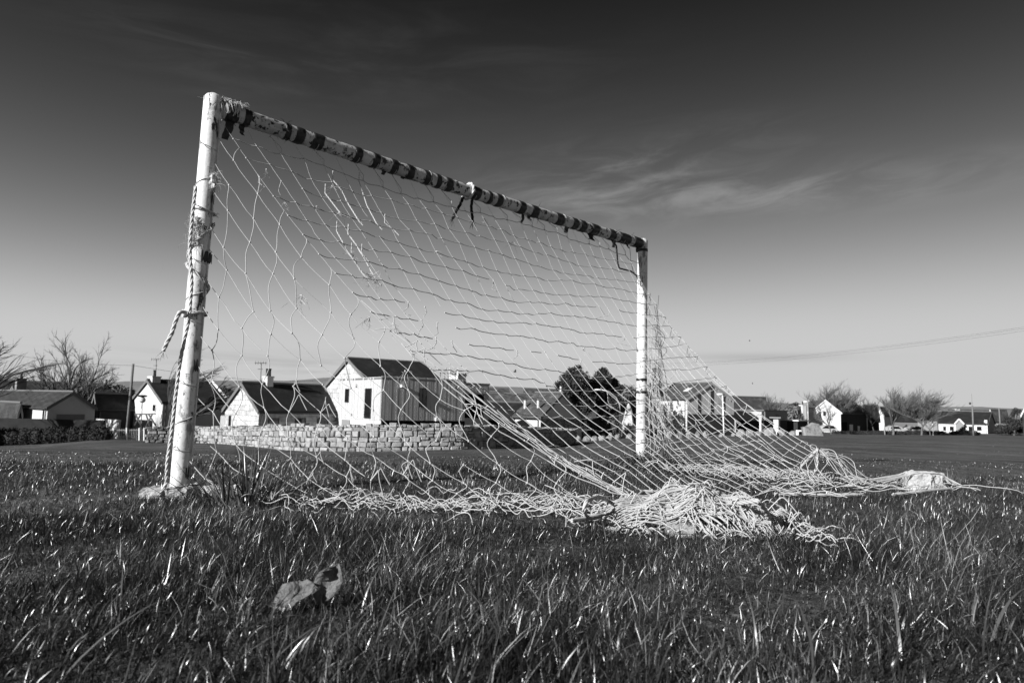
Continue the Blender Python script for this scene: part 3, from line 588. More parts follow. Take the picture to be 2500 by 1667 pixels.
for k_ in range(-1, len(diags)):
    f_ = 1.0 if k_ < 0 else diags[k_][2]; J = int(f_/DH)
    for j in range(0, J+1):
        hshift = DH*j+(.0 if j == 0 else nr.normal(0, .005)); p = diag_pt(k_, min(hshift, f_)); 
        if 0 < j and k_ >= 0: p = p+np.array([0, 0, nr.normal(0, .010)])+dn*nr.normal(0, .02)
        knots[k_, j] = p
    if k_ >= 0:
        ctl = [knots[k_, j] for j in range(J+1)]
        e = np.array([diags[k_][0][0]+dv[0]*f_, diags[k_][0][1]+dv[1]*f_, .03]); ctl.append(e)
        line = []
        for j in range(len(ctl)-1):
            if nr.random() < .03 and j > 2:
                if line: side.tube(np.concatenate(line), SR*(.55+.5*k_/12), 5)
                line = []
            else: line.append(seg(ctl[j], ctl[j+1], .003+.006*nr.random(), 4, dn, nr.normal(0, .004))[:-1])
        if line: side.tube(np.concatenate(line+[[e]]), SR*(.55+.5*k_/12), 5)
        c0 = diags[k_][0]                       # turns of string round the post
        if k_ % 4 == 2: side.tube([c0+(tocam*math.cos(a)+toL*math.sin(a))*.0455+np.array([0, 0, -.02*a]) for a in np.linspace(-1.2, 1.9, 12)], SR, 4)
        elif k_ % 2: loop(side, c0-toL*.035+tocam*.03, c0+toL*.03+tocam*.035+np.array([0, 0, .03]), tocam*.03+toL*.03, .02)
lat = dv/np.linalg.norm(dv); lat3 = np.array([lat[0], lat[1], 0])
post_line = [diags[k_][0]-toL*.036+tocam*.03 for k_ in range(len(diags))]
side.tube(np.array(post_line+[post_line[-1]-np.array([0, 0, .12])]), SR, 4)
for j in range(1, 16):
    ks = [k_ for k_ in range(-1, len(diags)) if (k_, j) in knots]
    ph = nr.uniform(0, 6)
    for a_, b_ in zip(ks[:-1], ks[1:]):
        if nr.random() < .06 or (j in (5, 6) and a_ in (3, 4)): continue
        a, b = knots[a_, j], knots[b_, j]; amp = (.003+.0010*j)*(1 if (a_ % 2) else -1)*nr.uniform(.3, 1.4)
        t = np.linspace(0, 1, 9)[:, None]; P = a+(b-a)*t+lat3*amp*np.sin(t*math.pi)*1.6+lat3*amp*.5*np.sin(2*math.pi*t)+dn*nr.normal(0, .01)*np.sin(t*math.pi)
        side.tube(P, SR, 5)
    if ks and ks[-1] >= 0:                      # tail falling on the turf
        a = knots[ks[-1], j]; e = np.array([a[0]+nr.normal(.02, .03), a[1]+nr.normal(0, .03), .03]); loop(side, a, e, lat3*nr.normal(0, .03), .02)
for kk, p in knots.items():
    if kk[1] > 0 and kk[0] >= 0: side.ball(p, .0055, 5, 3)
for _ in range(16):                             # slack loops low down
    kk = [q for q in knots if q[0] >= 5 and q[1] >= 4]; a = knots[kk[nr.integers(len(kk))]]
    loop(side, a, a+lat3*nr.uniform(.03, .09)+np.array([0, 0, nr.normal(-.01, .02)]), np.array([0, 0, nr.uniform(.03, .08)]), .02)
for h0, h1, dz in ((.4, .97, .04), (.5, .98, -.03), (.6, .97, .02)):    # strings bunched along the edge
    P = [ridge_at(h)+np.array([0, 0, dz*math.sin(math.pi*(h-h0)/(h1-h0))+nr.normal(0, .006)])+dn*nr.normal(0, .01) for h in np.linspace(h0, h1, 16)]; side.tube(P, SR, 4)
for _ in range(12):
    h = nr.uniform(.4, .95); a = ridge_at(h)+dn*nr.normal(0, .02)+np.array([0,0,nr.normal(0,.03)]); b = ridge_at(min(1, h+nr.uniform(.02, .07)))+np.array([0, 0, nr.normal(0, .04)]); loop(side, a, b, np.array([0, 0, nr.normal(0, .045)])+lat3*.03, .03)
side.build('side_panel', M['net'], net)
# ---- panel on the far side: half collapsed against the far post
far = MB(); ed = K[NC-1]
fk = {}
for k_ in range(9):
    z = 1.28-.145*k_; c = lerp(RB, RT, (z-RB[2])/(RT[2]-RB[2])); f_ = (z/1.3)**.8
    for j in range(0, 9):
        h = j/8*f_; xy = lerp(RT[:2], NQ[:2]+np.array([.05, .12]), h); zz = z+(.06-z)*((1.5*h/f_)-.5*(h/f_)**2)
        fk[k_, j] = np.array([xy[0], xy[1], max(.05, zz)])+nr.normal(0, .012, 3)*(j > 0)
    far.tube(np.array([p for j in range(9) for p in (seg(fk[k_, j], fk[k_, j+1], .008, 3)[:-1] if j < 8 else [fk[k_, 8]])]), SR, 4)
for j in range(1, 9):
    for k_ in range(8):
        if nr.random() < .35: continue
        a, b = fk[k_, j], fk[k_+1, j]; loop(far, a, b, np.array([nr.normal(.01, .02), 0, nr.normal(-.01, .01)]), .03)
for i in range(30):                             # strings hanging in a bunch behind the far post
    z0 = nr.uniform(.5, 1.5); c = lerp(RB, RT, (z0-RB[2])/(RT[2]-RB[2])); x0 = nr.uniform(.03, .11)*1.25; n = 9
    x1 = x0+nr.uniform(.0, .2); z1 = nr.uniform(.05, .35)
    P = [np.array([c[0]+lerp(x0, x1, t**2)+nr.normal(0, .009), c[1]-.12*t+nr.normal(0, .02), lerp(z0, z1, t)]) for t in np.linspace(0, 1, n)]; far.tube(resample(np.array(P), 16), .0017, 4)
for i in range(14):
    z0 = nr.uniform(.2, 1.2); c = lerp(RB, RT, (z0-RB[2])/(RT[2]-RB[2])); a = c+np.array([nr.uniform(.05, .1), -.05, 0]); loop(far, a, a+np.array([nr.uniform(.03, .1), 0, -nr.uniform(.1, .25)]), np.array([nr.uniform(-.03, .09), 0, 0]), .04)
for z0 in (.52, .5, .86, .88, .18, .2):         # lashing round the far post
    c = lerp(RB, RT, (z0-RB[2])/(RT[2]-RB[2])); far.tube([c+np.array([math.cos(a), math.sin(a), 0])*.047+np.array([0, 0, .006*math.sin(a*1.3)]) for a in np.linspace(0, 7, 26)], SR, 4)
far.build('side_panel', M['net'], net)
# ---- netting heaped and trailing on the turf
def curly(mb, start, dr, L_, zf, wob, r_, n=18, zj=.01, seed=0):
    q = np.random.default_rng(seed); p = np.array(start[:2], float); a = dr; P = []; k = q.normal(0, wob)
    for i in range(n):
        P.append((p[0], p[1], zf(p[0], p[1])+zj*(.5+.5*math.sin(i*q.uniform(.5, .9)+seed)))); a += k*L_/n+q.normal(0, wob*.25*math.sqrt(1/n)); 
        if q.random() < .12: k = q.normal(0, wob)
        p = p+np.array([math.cos(a), math.sin(a)])*L_/n
    P = np.array(P)
    for _ in range(2): P[1:-1] = .25*P[:-2]+.5*P[1:-1]+.25*P[2:]
    mb.tube(P, r_, 5); return P
heap = MB(); hc = gnd(1690, 1300); hc = np.array([hc[0]+.0, hc[1]+.05])
def mound(x, y):
    u = (x-hc[0]-.02)/.40; v = (y-hc[1])/.21; u2 = u+.12*u*u
    r2 = 1-u2*u2-v*v; return -.01+(.135+.02*math.sin(x*23+y*9)+.015*math.sin(x*41-y*30))*r2**.95 if r2 > 0 else -.02
for i in range(24):                             # folds: sheaves of strands sweeping over the mound side by side
    x = hc[0]-.36+nr.uniform(0, .16); y = hc[1]+nr.uniform(-.16, .1); a_ = nr.normal(.12, .22); L_ = nr.uniform(.42, .68); st = nr.uniform(.006, .013)
    for k_ in range(int(nr.integers(5, 10))):
        o = nr.uniform(0, .01)+.008*(i % 4); curly(heap, (x+nr.normal(0, .006), y+k_*st), a_+k_*.012+nr.normal(0, .02), L_*nr.uniform(.8, 1), lambda a, b: mound(a, b)+o, 1.5, .002, 24, .007, 70+i)
for i in range(48):
    x = hc[0]+nr.normal(.04, .19); y = hc[1]+nr.normal(-.05, .09); curly(heap, (x, y), nr.uniform(0, 6.28), nr.uniform(.12, .35), lambda a, b, o=nr.uniform(0, .02): mound(a, b)+o, 9, .002, 18, .04, 500+i)
for i in range(60):                             # strands falling over the right end
    x = hc[0]+nr.uniform(.05, .25); y = hc[1]+nr.uniform(-.1, .08); curly(heap, (x, y), nr.normal(-.5, .5), nr.uniform(.15, .3), lambda a, b, o=nr.uniform(0, .02): mound(a, b)+o, 4, .0021, 16, .01, 900+i)
for i in range(26):                             # tall slack loops
    x = hc[0]+nr.uniform(-.3, .4); y = hc[1]+nr.uniform(-.15, .1); z = mound(x, y); a = np.array([x, y, z]); loop(heap, a, a+np.array([nr.uniform(.04, .14), nr.normal(0, .03), nr.normal(0, .01)]), np.array([nr.normal(0, .02), 0, nr.uniform(.02, .07)]), .02, .0021)
for i in range(46):                             # loose curls lying all round the heap
    x = hc[0]+min(.4, max(-.4, nr.normal(.1, .26))); y = hc[1]+nr.normal(-.06, .13); curly(heap, (x, y), nr.uniform(0, 6.28), nr.uniform(.1, .3), lambda a, b: max(mound(a, b), .004)+.012, 8, .002, 18, .035, 5200+i)
for i in range(18):                             # strands reaching from the mound to the far right
    x = hc[0]+.3+nr.uniform(0, .15); y = hc[1]+nr.uniform(-.05, .3); curly(heap, (x, y), nr.normal(.5, .8), nr.uniform(.12, .3), lambda a, b: .02, 9, .0022, 16, .05, 1500+i)
for i in range(170):
    x, y = hc[0]+nr.normal(0, .19), hc[1]+nr.normal(-.02, .1); z = mound(x, y)
    if z > 0: heap.ball((x, y, z+nr.uniform(.005, .02)), nr.uniform(.004, .007), 5, 3, .3, seed=i)
heap.build('heaped_netting', M['net'], net)
rp = MB(); ctl = [gnd(1395, 1270, .05), gnd(1450, 1262, .05), gnd(1510, 1245, .06), gnd(1545, 1225, .09), gnd(1570, 1200, .11), gnd(1595, 1200, .11)]
rope(rp, ctl, .008, .04, 5)
rp.build('edge_rope', M['net'], net, True); rp = MB()
rope(rp, [gnd(1432, 1262, .05), gnd(1425, 1245, .1), gnd(1432, 1222, .13), gnd(1460, 1212, .13), gnd(1480, 1220, .1), gnd(1500, 1232, .07)], .007, .04, 5)
ec = [gnd(1800, 1228, .12), gnd(1850, 1222, .15), gnd(1872, 1250, .1), gnd(1880, 1275, .05), gnd(1884, 1295, .03)]
rp.build('edge_rope', M['net'], net, True); rp = MB()
rope(rp, ec, .008, .04, 5)
rp.build('edge_rope', M['net'], net, True)
trail = MB()
fl = lambda a, b: gz(a, b)+.022
p0, p1 = gnd(640, 1245), gnd(1520, 1272)
for i in range(78):                            # gathered along the turf from the near post to the mound
    t = nr.beta(1.6, 1.1); mid = lerp(p0, p1, t); y = mid[1]+nr.normal(.05, .06+.07*nr.random())+.14*math.sin(math.pi*t)*0
    curly(trail, (mid[0]-.15, y), nr.normal(-.1, .45), nr.uniform(.15, .5), lambda a, b, o=nr.uniform(-.025, .02): fl(a, b)+o, 5, .0019, 18, .045, 2000+i)
for i in range(40):
    t = nr.beta(1.8, 1.0); mid = lerp(p0, p1, t); curly(trail, (mid[0], mid[1]+nr.normal(.04, .09)), nr.uniform(0, 6.28), nr.uniform(.1, .3), lambda a, b, o=nr.uniform(-.02, .02): fl(a, b)+o, 10, .0019, 16, .055, 3000+i)
trail.build('trailing_netting', M['net'], net)
tr2 = MB(); q0, q1 = gnd(1640, 1165), gnd(2010, 1178); q2 = gnd(2250, 1180)
for i in range(85):                            # between the far post and the corner knot
    t = nr.uniform(-.02, 1.05); mid = lerp(q0, q1, t); curly(tr2, (mid[0], mid[1]+nr.normal(.0, .16)), nr.normal(0, .5)+(3.14 if i % 2 else 0), nr.uniform(.15, .5), fl, 6, .002, 16, .06, 4000+i)
for i in range(38):
    mid = lerp(gnd(1800, 1215), gnd(2250, 1195), nr.random()); curly(tr2, (mid[0], mid[1]+nr.normal(.0, .12)), nr.normal(0.1, .4), nr.uniform(.2, .6), fl, 5, .002, 16, .04, 4500+i)
for i in range(13):
    a = NQ+np.array([nr.normal(0, .02), nr.normal(0, .02), nr.normal(-.01, .015)]); b = gnd(2000+nr.uniform(-90, 150), 1180, .03); b = b+np.array([0, nr.normal(0, .05), 0]); loop(tr2, a, b, np.array([nr.normal(0, .06), 0, nr.normal(.02, .03)]), .05)
for i in range(9):
    a = NQ; loop(tr2, a, a+np.array([nr.normal(.04, .04), 0, nr.normal(-.03, .03)]), np.array([nr.normal(.02, .04), 0, nr.normal(.015, .03)]), .05)
for i in range(9):
    a = lerp(NQ, gnd(2200, 1165, .05), nr.uniform(0, .3)); b = gnd(2080+nr.uniform(0, 70), 1170, .04); tr2.tube(seg(a, b, nr.uniform(.0, .05), 10, e1, .02), SR, 4)
tr2.build('trailing_netting', M['net'], net)
rp = MB(); rope(rp, [NQ+np.array([0, 0, .01]), NQ+np.array([-.01, -.02, -.1]), NQ+np.array([-.06, -.05, -.19])], .008, .04, 5); rope(rp, [NQ, NQ+np.array([-.07, 0, -.07]), NQ+np.array([-.13, -.03, -.12])], .007, .04, 5)
rp.build('edge_rope', M['net'], net, True); rp = MB()
rope(rp, [gnd(1890, 1205, .03), gnd(2000, 1208, .03), gnd(2100, 1207, .03)], .008, .05, 5); rp.build('edge_rope', M['net'], net, True); rp = MB(); rope(rp, [gnd(2180, 1207, .03), gnd(2250, 1200, .04), gnd(2320, 1193, .04)], .009, .05, 5)
rp.build('edge_rope', M['net'], net, True)
# ---- mending cords with frayed ends woven through the back panel
def onback(px, py):          # where a photo pixel meets the plane of the back panel
    d = ray(px, py); o = K[10, 6]; n_ = np.cross(K[16, 6]-K[4, 6], K[10, 10]-K[10, 3]); return CO+d*((n_@(o-CO))/(n_@d))
for path, rr in (([(813,440),(835,465),(849,495),(874,535)], .0045), ([(877,443),(897,503),(921,548)], .004), ([(795,473),(831,520),(874,537)], .0045), ([(823,565),(851,616),(887,668)], .004), ([(851,572),(872,600),(882,618)], .005), ([(859,618),(880,660),(900,672),(918,682)], .004), ([(884,620),(903,655),(918,682)], .0035), ([(940,545),(962,562)], .004)):
    fray = MB(); P = [onback(*p)-CF*.01 for p in path]; rope(fray, [P[0]+np.array([0, 0, .05])]+P+[P[-1]+np.array([.03, 0, -.03])], rr*.6, .02, 4, False)
    fray.build('mending_cord', M['fibre'], net)
for px, py, n, l in ((860,617,16,.03),(905,670,26,.045),(918,685,16,.04),(652,415,6,.045),(698,497,6,.04),(738,722,18,.06),(903,775,16,.05),(960,790,8,.04),(812,455,8,.05),(1182,535,8,.06),(1254,590,6,.08),(990,905,6,.05),(830,520,8,.05),(775,505,6,.04),(1068,614,6,.02),(1425,850,6,.05)):
    c = onback(px, py)-CF*.01; fray = MB(); fray.ball(c, .004, 6, 4)
    for _ in range(n):
        d2 = np.array([nr.normal(0, .5), nr.normal(0, .4), -abs(nr.normal(.5, .6))])*l; fray.tube([c, c+d2*.35+nr.normal(0, .003, 3), c+d2*.75+nr.normal(0, .008, 3), c+d2+nr.normal(0, .01, 3)], [.0009, .0008, .0006, .0003], 3)
    fray.build('frayed_end', M['fibre'], net)
# stones that hold the net down
c = gnd(1670, 1290); slabstone('stone', 'pale stone buried inside the heap of netting', 'stone', [np.array([hc[0]-.06, hc[1]-.15, 0])+np.array(o) for o in ((-.07,-.02,0),(.03,-.05,0),(.09,-.01,0),(.07,.08,0),(-.05,.09,0))], -.03, .05, M['boulder'], 9)
c = at(2252, 1185, 4.2); slabstone('stone', 'flat-topped pale stone block at the outer end of the trailing net', 'stone', [c+np.array(o)*.66 for o in ((-.17,-.07,0),(0,-.13,0),(.17,-.08,0),(.16,.1,0),(-.12,.12,0))], gz(c[0], c[1])-.04, at(2252, 1152, 4.25)[2], M['palestone'], 12)
ST_ = at(2252, 1152, 4.25)[2]
ov = MB()
for i in range(10):
    y = nr.uniform(-.12, .1); a = c+np.array([-.34+nr.normal(0, .04), y-.05, .03]); b = c+np.array([.15+nr.normal(0, .015), y, .02]); yy = y*.7; P = [a, (c[0]-.115, c[1]+yy*.8, ST_-.012), (c[0]-.08, c[1]+yy*.8, ST_+.004), (c[0], c[1]+yy+.01, ST_+.006), (c[0]+.08, c[1]+yy*.8, ST_+.004), (c[0]+.11, c[1]+yy*.8, ST_-.02), b]; ov.tube(resample(np.array(P), 14), SR, 4)
ov.build('trailing_netting', M['net'], net)
# ------------------------------------------------------------------ village
class House:
    """Block with a near corner seen at pixel column Bx and distance Y; left face runs to column Ax, right face to column Cx."""
    def __init__(s, name, label, cat, Bx, Y, phi, Ax, Cx, eave, apex=None, gable='left', wall='white', roof='slate', base=None, over=.22, edge='verge', wall_label=None, eave_at=None, drop=0):
        p = at(Bx, 1010, Y); s.B = p[:2]; ph = R(phi); s.d2 = np.array([math.cos(ph), math.sin(ph)]); s.d1 = np.array([-math.sin(ph), math.cos(ph)])
        def solve(px, d):
            t = at(px, 1010, 1.0); k = t[0]/t[1]; return (k*s.B[1]-s.B[0])/(d[0]-k*d[1])
        s.w, s.l = solve(Ax, s.d1), solve(Cx, s.d2)
        s.A = s.B+s.d1*s.w; s.C = s.B+s.d2*s.l; s.D = s.A+s.d2*s.l
        s.zb = (min(gz(*q) for q in (s.A, s.B, s.C)) if base is None else base)-.3
        s.ze = at(Bx, eave, Y)[2]; s.o = thing(name, label, cat, (s.B[0], s.B[1], s.zb)); s.gable = gable
        u, U_, v, V_ = (s.d1, s.w, s.d2, s.l) if gable == 'left' else (s.d2, s.l, s.d1, s.w)   # u across the gable, v along the ridge
        s.u, s.U, s.v, s.V = u, U_, v, V_
        P = lambda a, b, z: np.array([*(s.B+u*a+v*b), z])
        wl = MB()
        if apex is None:
            s.zr = s.ze; q = [P(0, 0, 0), P(U_, 0, 0), P(U_, V_, 0), P(0, V_, 0)]
            if gable == 'left': q = q[::-1]
            wl.hexa([(*a[:2], s.zb) for a in q], [(*a[:2], s.ze) for a in q])
            s.wall = wl.build('wall', M[wall], s.o)
            rf = MB(); o = over; q = [P(-o, -o, 0), P(U_+o, -o, 0), P(U_+o, V_+o, 0), P(-o, V_+o, 0)]
            if gable == 'left': q = q[::-1]
            rf.hexa([(*a[:2], s.ze+.004) for a in q], [(*a[:2], s.ze+.14) for a in q]); s.roof = rf.build('roof', M[roof], s.o); return
        mid = s.B+u*U_/2; mp = proj((*mid, s.ze)); s.zr = at(mp[0], apex, mid[1])[2]
        ring = [P(0, 0, s.zb), P(U_, 0, s.zb), P(U_, 0, s.ze), P(U_/2, 0, s.zr), P(0, 0, s.ze)]; back = [p+np.array([*(v*V_), 0]) for p in ring]
        wl.add(ring+back, [(0, 1, 2, 3, 4), (9, 8, 7, 6, 5)]+[(i, i+5, (i+1) % 5+5, (i+1) % 5) for i in range(5)])
        s.wall = wl.build('wall', M[wall], s.o)
        rf = MB(); hgt = s.zr-s.ze; sl = hgt/(U_/2); o = over; og = .14; th = .13
        for sg in (0, 1):
            def E(a, z): return (a if sg == 0 else U_-a)
            pe, pr_ = -o, U_/2
            ze_, zr_ = s.ze-sl*o, s.zr
            lo_ = [P(E(pe, 0), -og, ze_+.01), P(E(pr_, 0), -og, zr_+.01), P(E(pr_, 0), V_+og, zr_+.01), P(E(pe, 0), V_+og, ze_+.01)]
            up_ = [p+np.array([0, 0, th*math.hypot(1, sl)]) for p in lo_]; rf.hexa(lo_, up_)
        s.roof = rf.build('roof', M[roof], s.o)
        gt = MB(); z_ = s.ze-sl*o+.02
        gt.tube([P(-o-.05, -og, z_), P(-o-.05, V_+og, z_)], .065, 6); q_ = P(-.07, .25 if V_ > 0 else -.25, 0); gt.tube([(q_[0], q_[1], s.zb), (q_[0], q_[1], z_-.1)], .045, 5); gt.build('gutter', M['darkmetal'], s.o)
        rg = MB(); rg.tube([P(U_/2, -og, s.zr+th*math.hypot(1, sl)), P(U_/2, V_+og, s.zr+th*math.hypot(1, sl))], .11, 6); rg.build('ridge_tiles', M['verge'], s.roof)
        vb = MB()                                   # barge boards on the near gable
        for sg in (0, 1):
            E = lambda a: (a if sg == 0 else U_-a)
            a0 = [P(E(-o), -og-.05, s.ze-sl*o-.12), P(E(U_/2), -og-.05, s.zr-.12), P(E(U_/2), -og-.004, s.zr-.12), P(E(-o), -og-.004, s.ze-sl*o-.12)]
            vb.hexa(a0, [p+np.array([0, 0, .12+th*math.hypot(1, sl)+.02]) for p in a0])
        vb.build('barge_board', M[edge], s.o)
    def face(s, f):
        d = s.d1 if f == 'L' else s.d2; n = -s.d2 if f == 'L' else -s.d1; return d, n
    def hit(s, f, px, py):
        d, n = s.face(f); r_ = ray(px, py); t = ((s.B-CO[:2])@n)/(r_[:2]@n); p = CO+r_*t; return (p[:2]-s.B)@d, p[2]
    def rect(s, f, px0, py0, px1, py1):
        a = s.hit(f, px0, (py0+py1)/2)[0]; b = s.hit(f, px1, (py0+py1)/2)[0]; z1 = s.hit(f, (px0+px1)/2, py0)[1]; z0 = s.hit(f, (px0+px1)/2, py1)[1]; return min(a, b), max(a, b), z0, z1
    def pan(s, mb, f, a, b, z0, z1, p0, p1):        # slab lying on a face, from p0 to p1 proud of it
        d, n = s.face(f); q = [s.B+d*a+n*p0, s.B+d*b+n*p0, s.B+d*b+n*p1, s.B+d*a+n*p1]
        if (b-a) and np.cross(q[1]-q[0], q[2]-q[1]) < 0: q = q[::-1]
        return mb.hexa([(*k, z0) for k in q], [(*k, z1) for k in q])
    def window(s, f, px0, py0, px1, py1, frame='trim', pane='glass', name='window', fw=.07, mull=0):
        a, b, z0, z1 = s.rect(f, px0, py0, px1, py1); m_ = MB(); pr_ = .05
        s.pan(m_, f, a, a+fw, z0, z1, .003, pr_); s.pan(m_, f, b-fw, b, z0, z1, .003, pr_); s.pan(m_, f, a+fw, b-fw, z0, z0+fw, .003, pr_); s.pan(m_, f, a+fw, b-fw, z1-fw, z1, .003, pr_)
        if mull: c = (a+b)/2; s.pan(m_, f, c-.03, c+.03, z0+fw, z1-fw, .003, pr_-.006)
        w = m_.build(name, M[frame], s.o); p = MB(); s.pan(p, f, a+fw, b-fw, z0+fw, z1-fw, .004, .02); p.build('pane' if name == 'window' else 'panel', M[pane], w); return w
    def box(s, name, f, px0, py0, px1, py1, p0, p1, mt, parent=None):
        a, b, z0, z1 = s.rect(f, px0, py0, px1, py1); m_ = MB(); s.pan(m_, f, a, b, z0, z1, p0, p1); return m_.build(name, M[mt], parent or s.o)
    def planks(s, f, px0, py0, px1, py1, mt, step=.14, gap=.02, name='cladding', top=None):
        a, b, z0, z1 = s.rect(f, px0, py0, px1, py1); m_ = MB(); s.pan(m_, f, a, b, z0, z1 if top is None else min(top(a), top(b)), .004, .02); x = a; q = random.Random(3)
        while x < b-.02:
            x2 = min(b, x+step-gap); zt = z1 if top is None else min(top(x), top(x2)); s.pan(m_, f, x, x2, z0-.01, zt+.005, .02, .04+q.uniform(0, .012)); x += step
        return m_.build(name, M[mt], s.o)
    def chimney(s, a, b, w, d, z1, mt='white', pots=1, cap=True, label=None):
        p = s.B+s.u*a+s.v*b; m_ = MB(); z0 = s.ze
        m_.slab(p-s.u*w/2-s.v*d/2, s.u, w, s.v, d, z0, z1)
        if cap: m_.slab(p-s.u*(w/2+.05)-s.v*(d/2+.05), s.u, w+.1, s.v, d+.1, z1-.12, z1-.003)
        c = m_.build('chimney', M[mt], s.o)
        for i in range(pots):
            m2 = MB(); q = p+s.u*(i-(pots-1)/2)*.35; m2.tube([(q[0], q[1], z1-.02), (q[0], q[1], z1+.35), (q[0], q[1], z1+.6)], [.13, .11, .14], 8); m2.build('chimney_pot', M['darkwall'], c)
        return c
# stone wall round the houses
wp = [(352,1042,1076,50.2),(420,1042,1078,51),(480,1042,1080,51.6),(540,1043,1084,50),(600,1041,1090,46.5),(650,1039,1094,44),(710,1038,1099,42),(790,1037,1101,41),(880,1037,1102,40),(1000,1037,1100,40.2),(1120,1038,1097,41),(1180,1040,1096,42.2),(1255,1042,1095,44.4),(1319,1045,1093,47.4),(1372,1048,1088,52),(1412,1051,1083,58)]
front, topz = [], []
for i in range(len(wp)-1):
    for t in np.linspace(0, 1, 10, endpoint=False):
        a = lerp(wp[i], wp[i+1], t); p = at(a[0], a[2], a[3]); front.append(p); topz.append(at(a[0], a[1], a[3])[2])
front = np.array(front); tng = np.gradient(front[:, :2], axis=0); tng /= np.linalg.norm(tng, axis=1)[:, None]; nb = np.c_[-tng[:, 1], tng[:, 0]]
wm = MB(); n = len(front); q = random.Random(4); tz = list(topz); vs = []
for i in range(n):
    f_, b_ = front[i, :2]+nb[i]*.07, front[i, :2]+nb[i]*.5; z0 = min(gz(*f_), front[i, 2])-.25
    vs += [(*f_, z0), (*f_, tz[i]-.2), (*(f_+nb[i]*.1), tz[i]-.14), (*(b_-nb[i]*.06), tz[i]-.14), (*b_, tz[i]-.2), (*b_, z0)]
wm.add(vs, [(i*6+j, (i+1)*6+j, (i+1)*6+j+1, i*6+j+1) for i in range(n-1) for j in range(5)]+[(0, 1, 2, 3, 4, 5), tuple((n-1)*6+j for j in range(5, -1, -1))])
wo = thing('stone_wall', 'curved granite rubble wall along the edge of the field', 'wall', front[n//2])
wm.build('core', M['joint'], wo)
SL = np.r_[0, np.cumsum(np.linalg.norm(np.diff(front[:, :2], axis=0), axis=1))]
def wallpt(s_): return np.array([np.interp(s_, SL, front[:, 0]), np.interp(s_, SL, front[:, 1])]), np.array([np.interp(s_, SL, nb[:, 0]), np.interp(s_, SL, nb[:, 1])]), np.interp(s_, SL, front[:, 2]), np.interp(s_, SL, np.array(tz))
def block(mb, tones, s0, s1, z0, z1, depth, q, rough=.025, tone=None):
    (p0, n0, *_), (p1, n1, *_) = wallpt(s0), wallpt(s1); j = lambda k: q.uniform(-k, k)
    cs = [(p0, n0, z0), (p1, n1, z0), (p1, n1, z1), (p0, n0, z1)]; c2 = sum(np.array([*p, z]) for p, _, z in cs)/4; bk, md, fr = [], [], []
    off = q.uniform(-.035, .03)
    for p, n_, z in cs:
        w = np.array([*p, z]); w = w+(c2-w)*q.uniform(.0, .16)+np.array([j(rough), j(rough), j(rough)])*.6
        N3 = np.array([*n_, 0]); bk.append(w+N3*depth); md.append(w+N3*(.02+off)); fr.append(w+(c2-w)*q.uniform(.12, .3)-N3*(.02+q.uniform(0, .05)-off))
    ctr = c2-np.array([*n0, 0])*(.045-off); o = len(mb.v); mb.v += [tuple(v) for v in bk+md+fr+[ctr]]
    for i in range(4):
        k = (i+1) % 4; mb.f += [(o+i, o+k, o+4+k, o+4+i), (o+4+i, o+4+k, o+8+k, o+8+i), (o+8+i, o+8+k, o+12)]
    tones += [q.random()**.8 if tone is None else tone]*13
bl = MB(); tn_ = []; zrow = [0.0]*400; ST0 = .1
heights = []
q2 = random.Random(9); lev = 0.0; k = 0
while lev < 1.0:                              # courses as shares of the wall's height, joints wandering
    h = q2.uniform(.17, .27); h = min(h, 1-lev) if 1-lev-h > .1 else 1-lev; heights.append((lev, lev+h)); lev += h
for lo_, hi_ in heights:
    s_ = q.uniform(0, .2)
    while s_ < SL[-1]-.3:
        l = q.uniform(.24, .66)*(1 if q.random() < .85 else 1.35); s1 = min(SL[-1], s_+l); P_a, N_a, zb, zt = wallpt((s_+s1)/2); zb -= .12; H_ = zt-.13-zb
        if l > .4 and q.random() < .28:       # two flat stones instead of one
            m_ = lerp(lo_, hi_, q.uniform(.4, .6)); block(bl, tn_, s_, s1, zb+H_*lo_, zb+H_*m_, .2, q); block(bl, tn_, s_, s1, zb+H_*m_, zb+H_*hi_, .2, q)
        else: block(bl, tn_, s_, s1, zb+H_*(lo_+q.uniform(-.035, .02)), zb+H_*(hi_+q.uniform(-.02, .035)), .2, q, .055)
        s_ = s1
wb = bl.build('wall', M['granite'], wo); a_t = wb.data.attributes.new('tone', 'FLOAT', 'POINT'); a_t.data.foreach_set('value', tn_)
cpb = MB(); tn_ = []; s_ = 0; q.seed(77)
while s_ < SL[-1]-.5:
    l = q.uniform(.2, .5); zt = wallpt(s_+l/2)[3]; block(cpb, tn_, s_, s_+l, zt-.14, zt+q.uniform(-.05, .12), .42, q, .05); s_ += l
wc = cpb.build('coping', M['granite'], wo); a_t = wc.data.attributes.new('tone', 'FLOAT', 'POINT'); a_t.data.foreach_set('value', tn_)
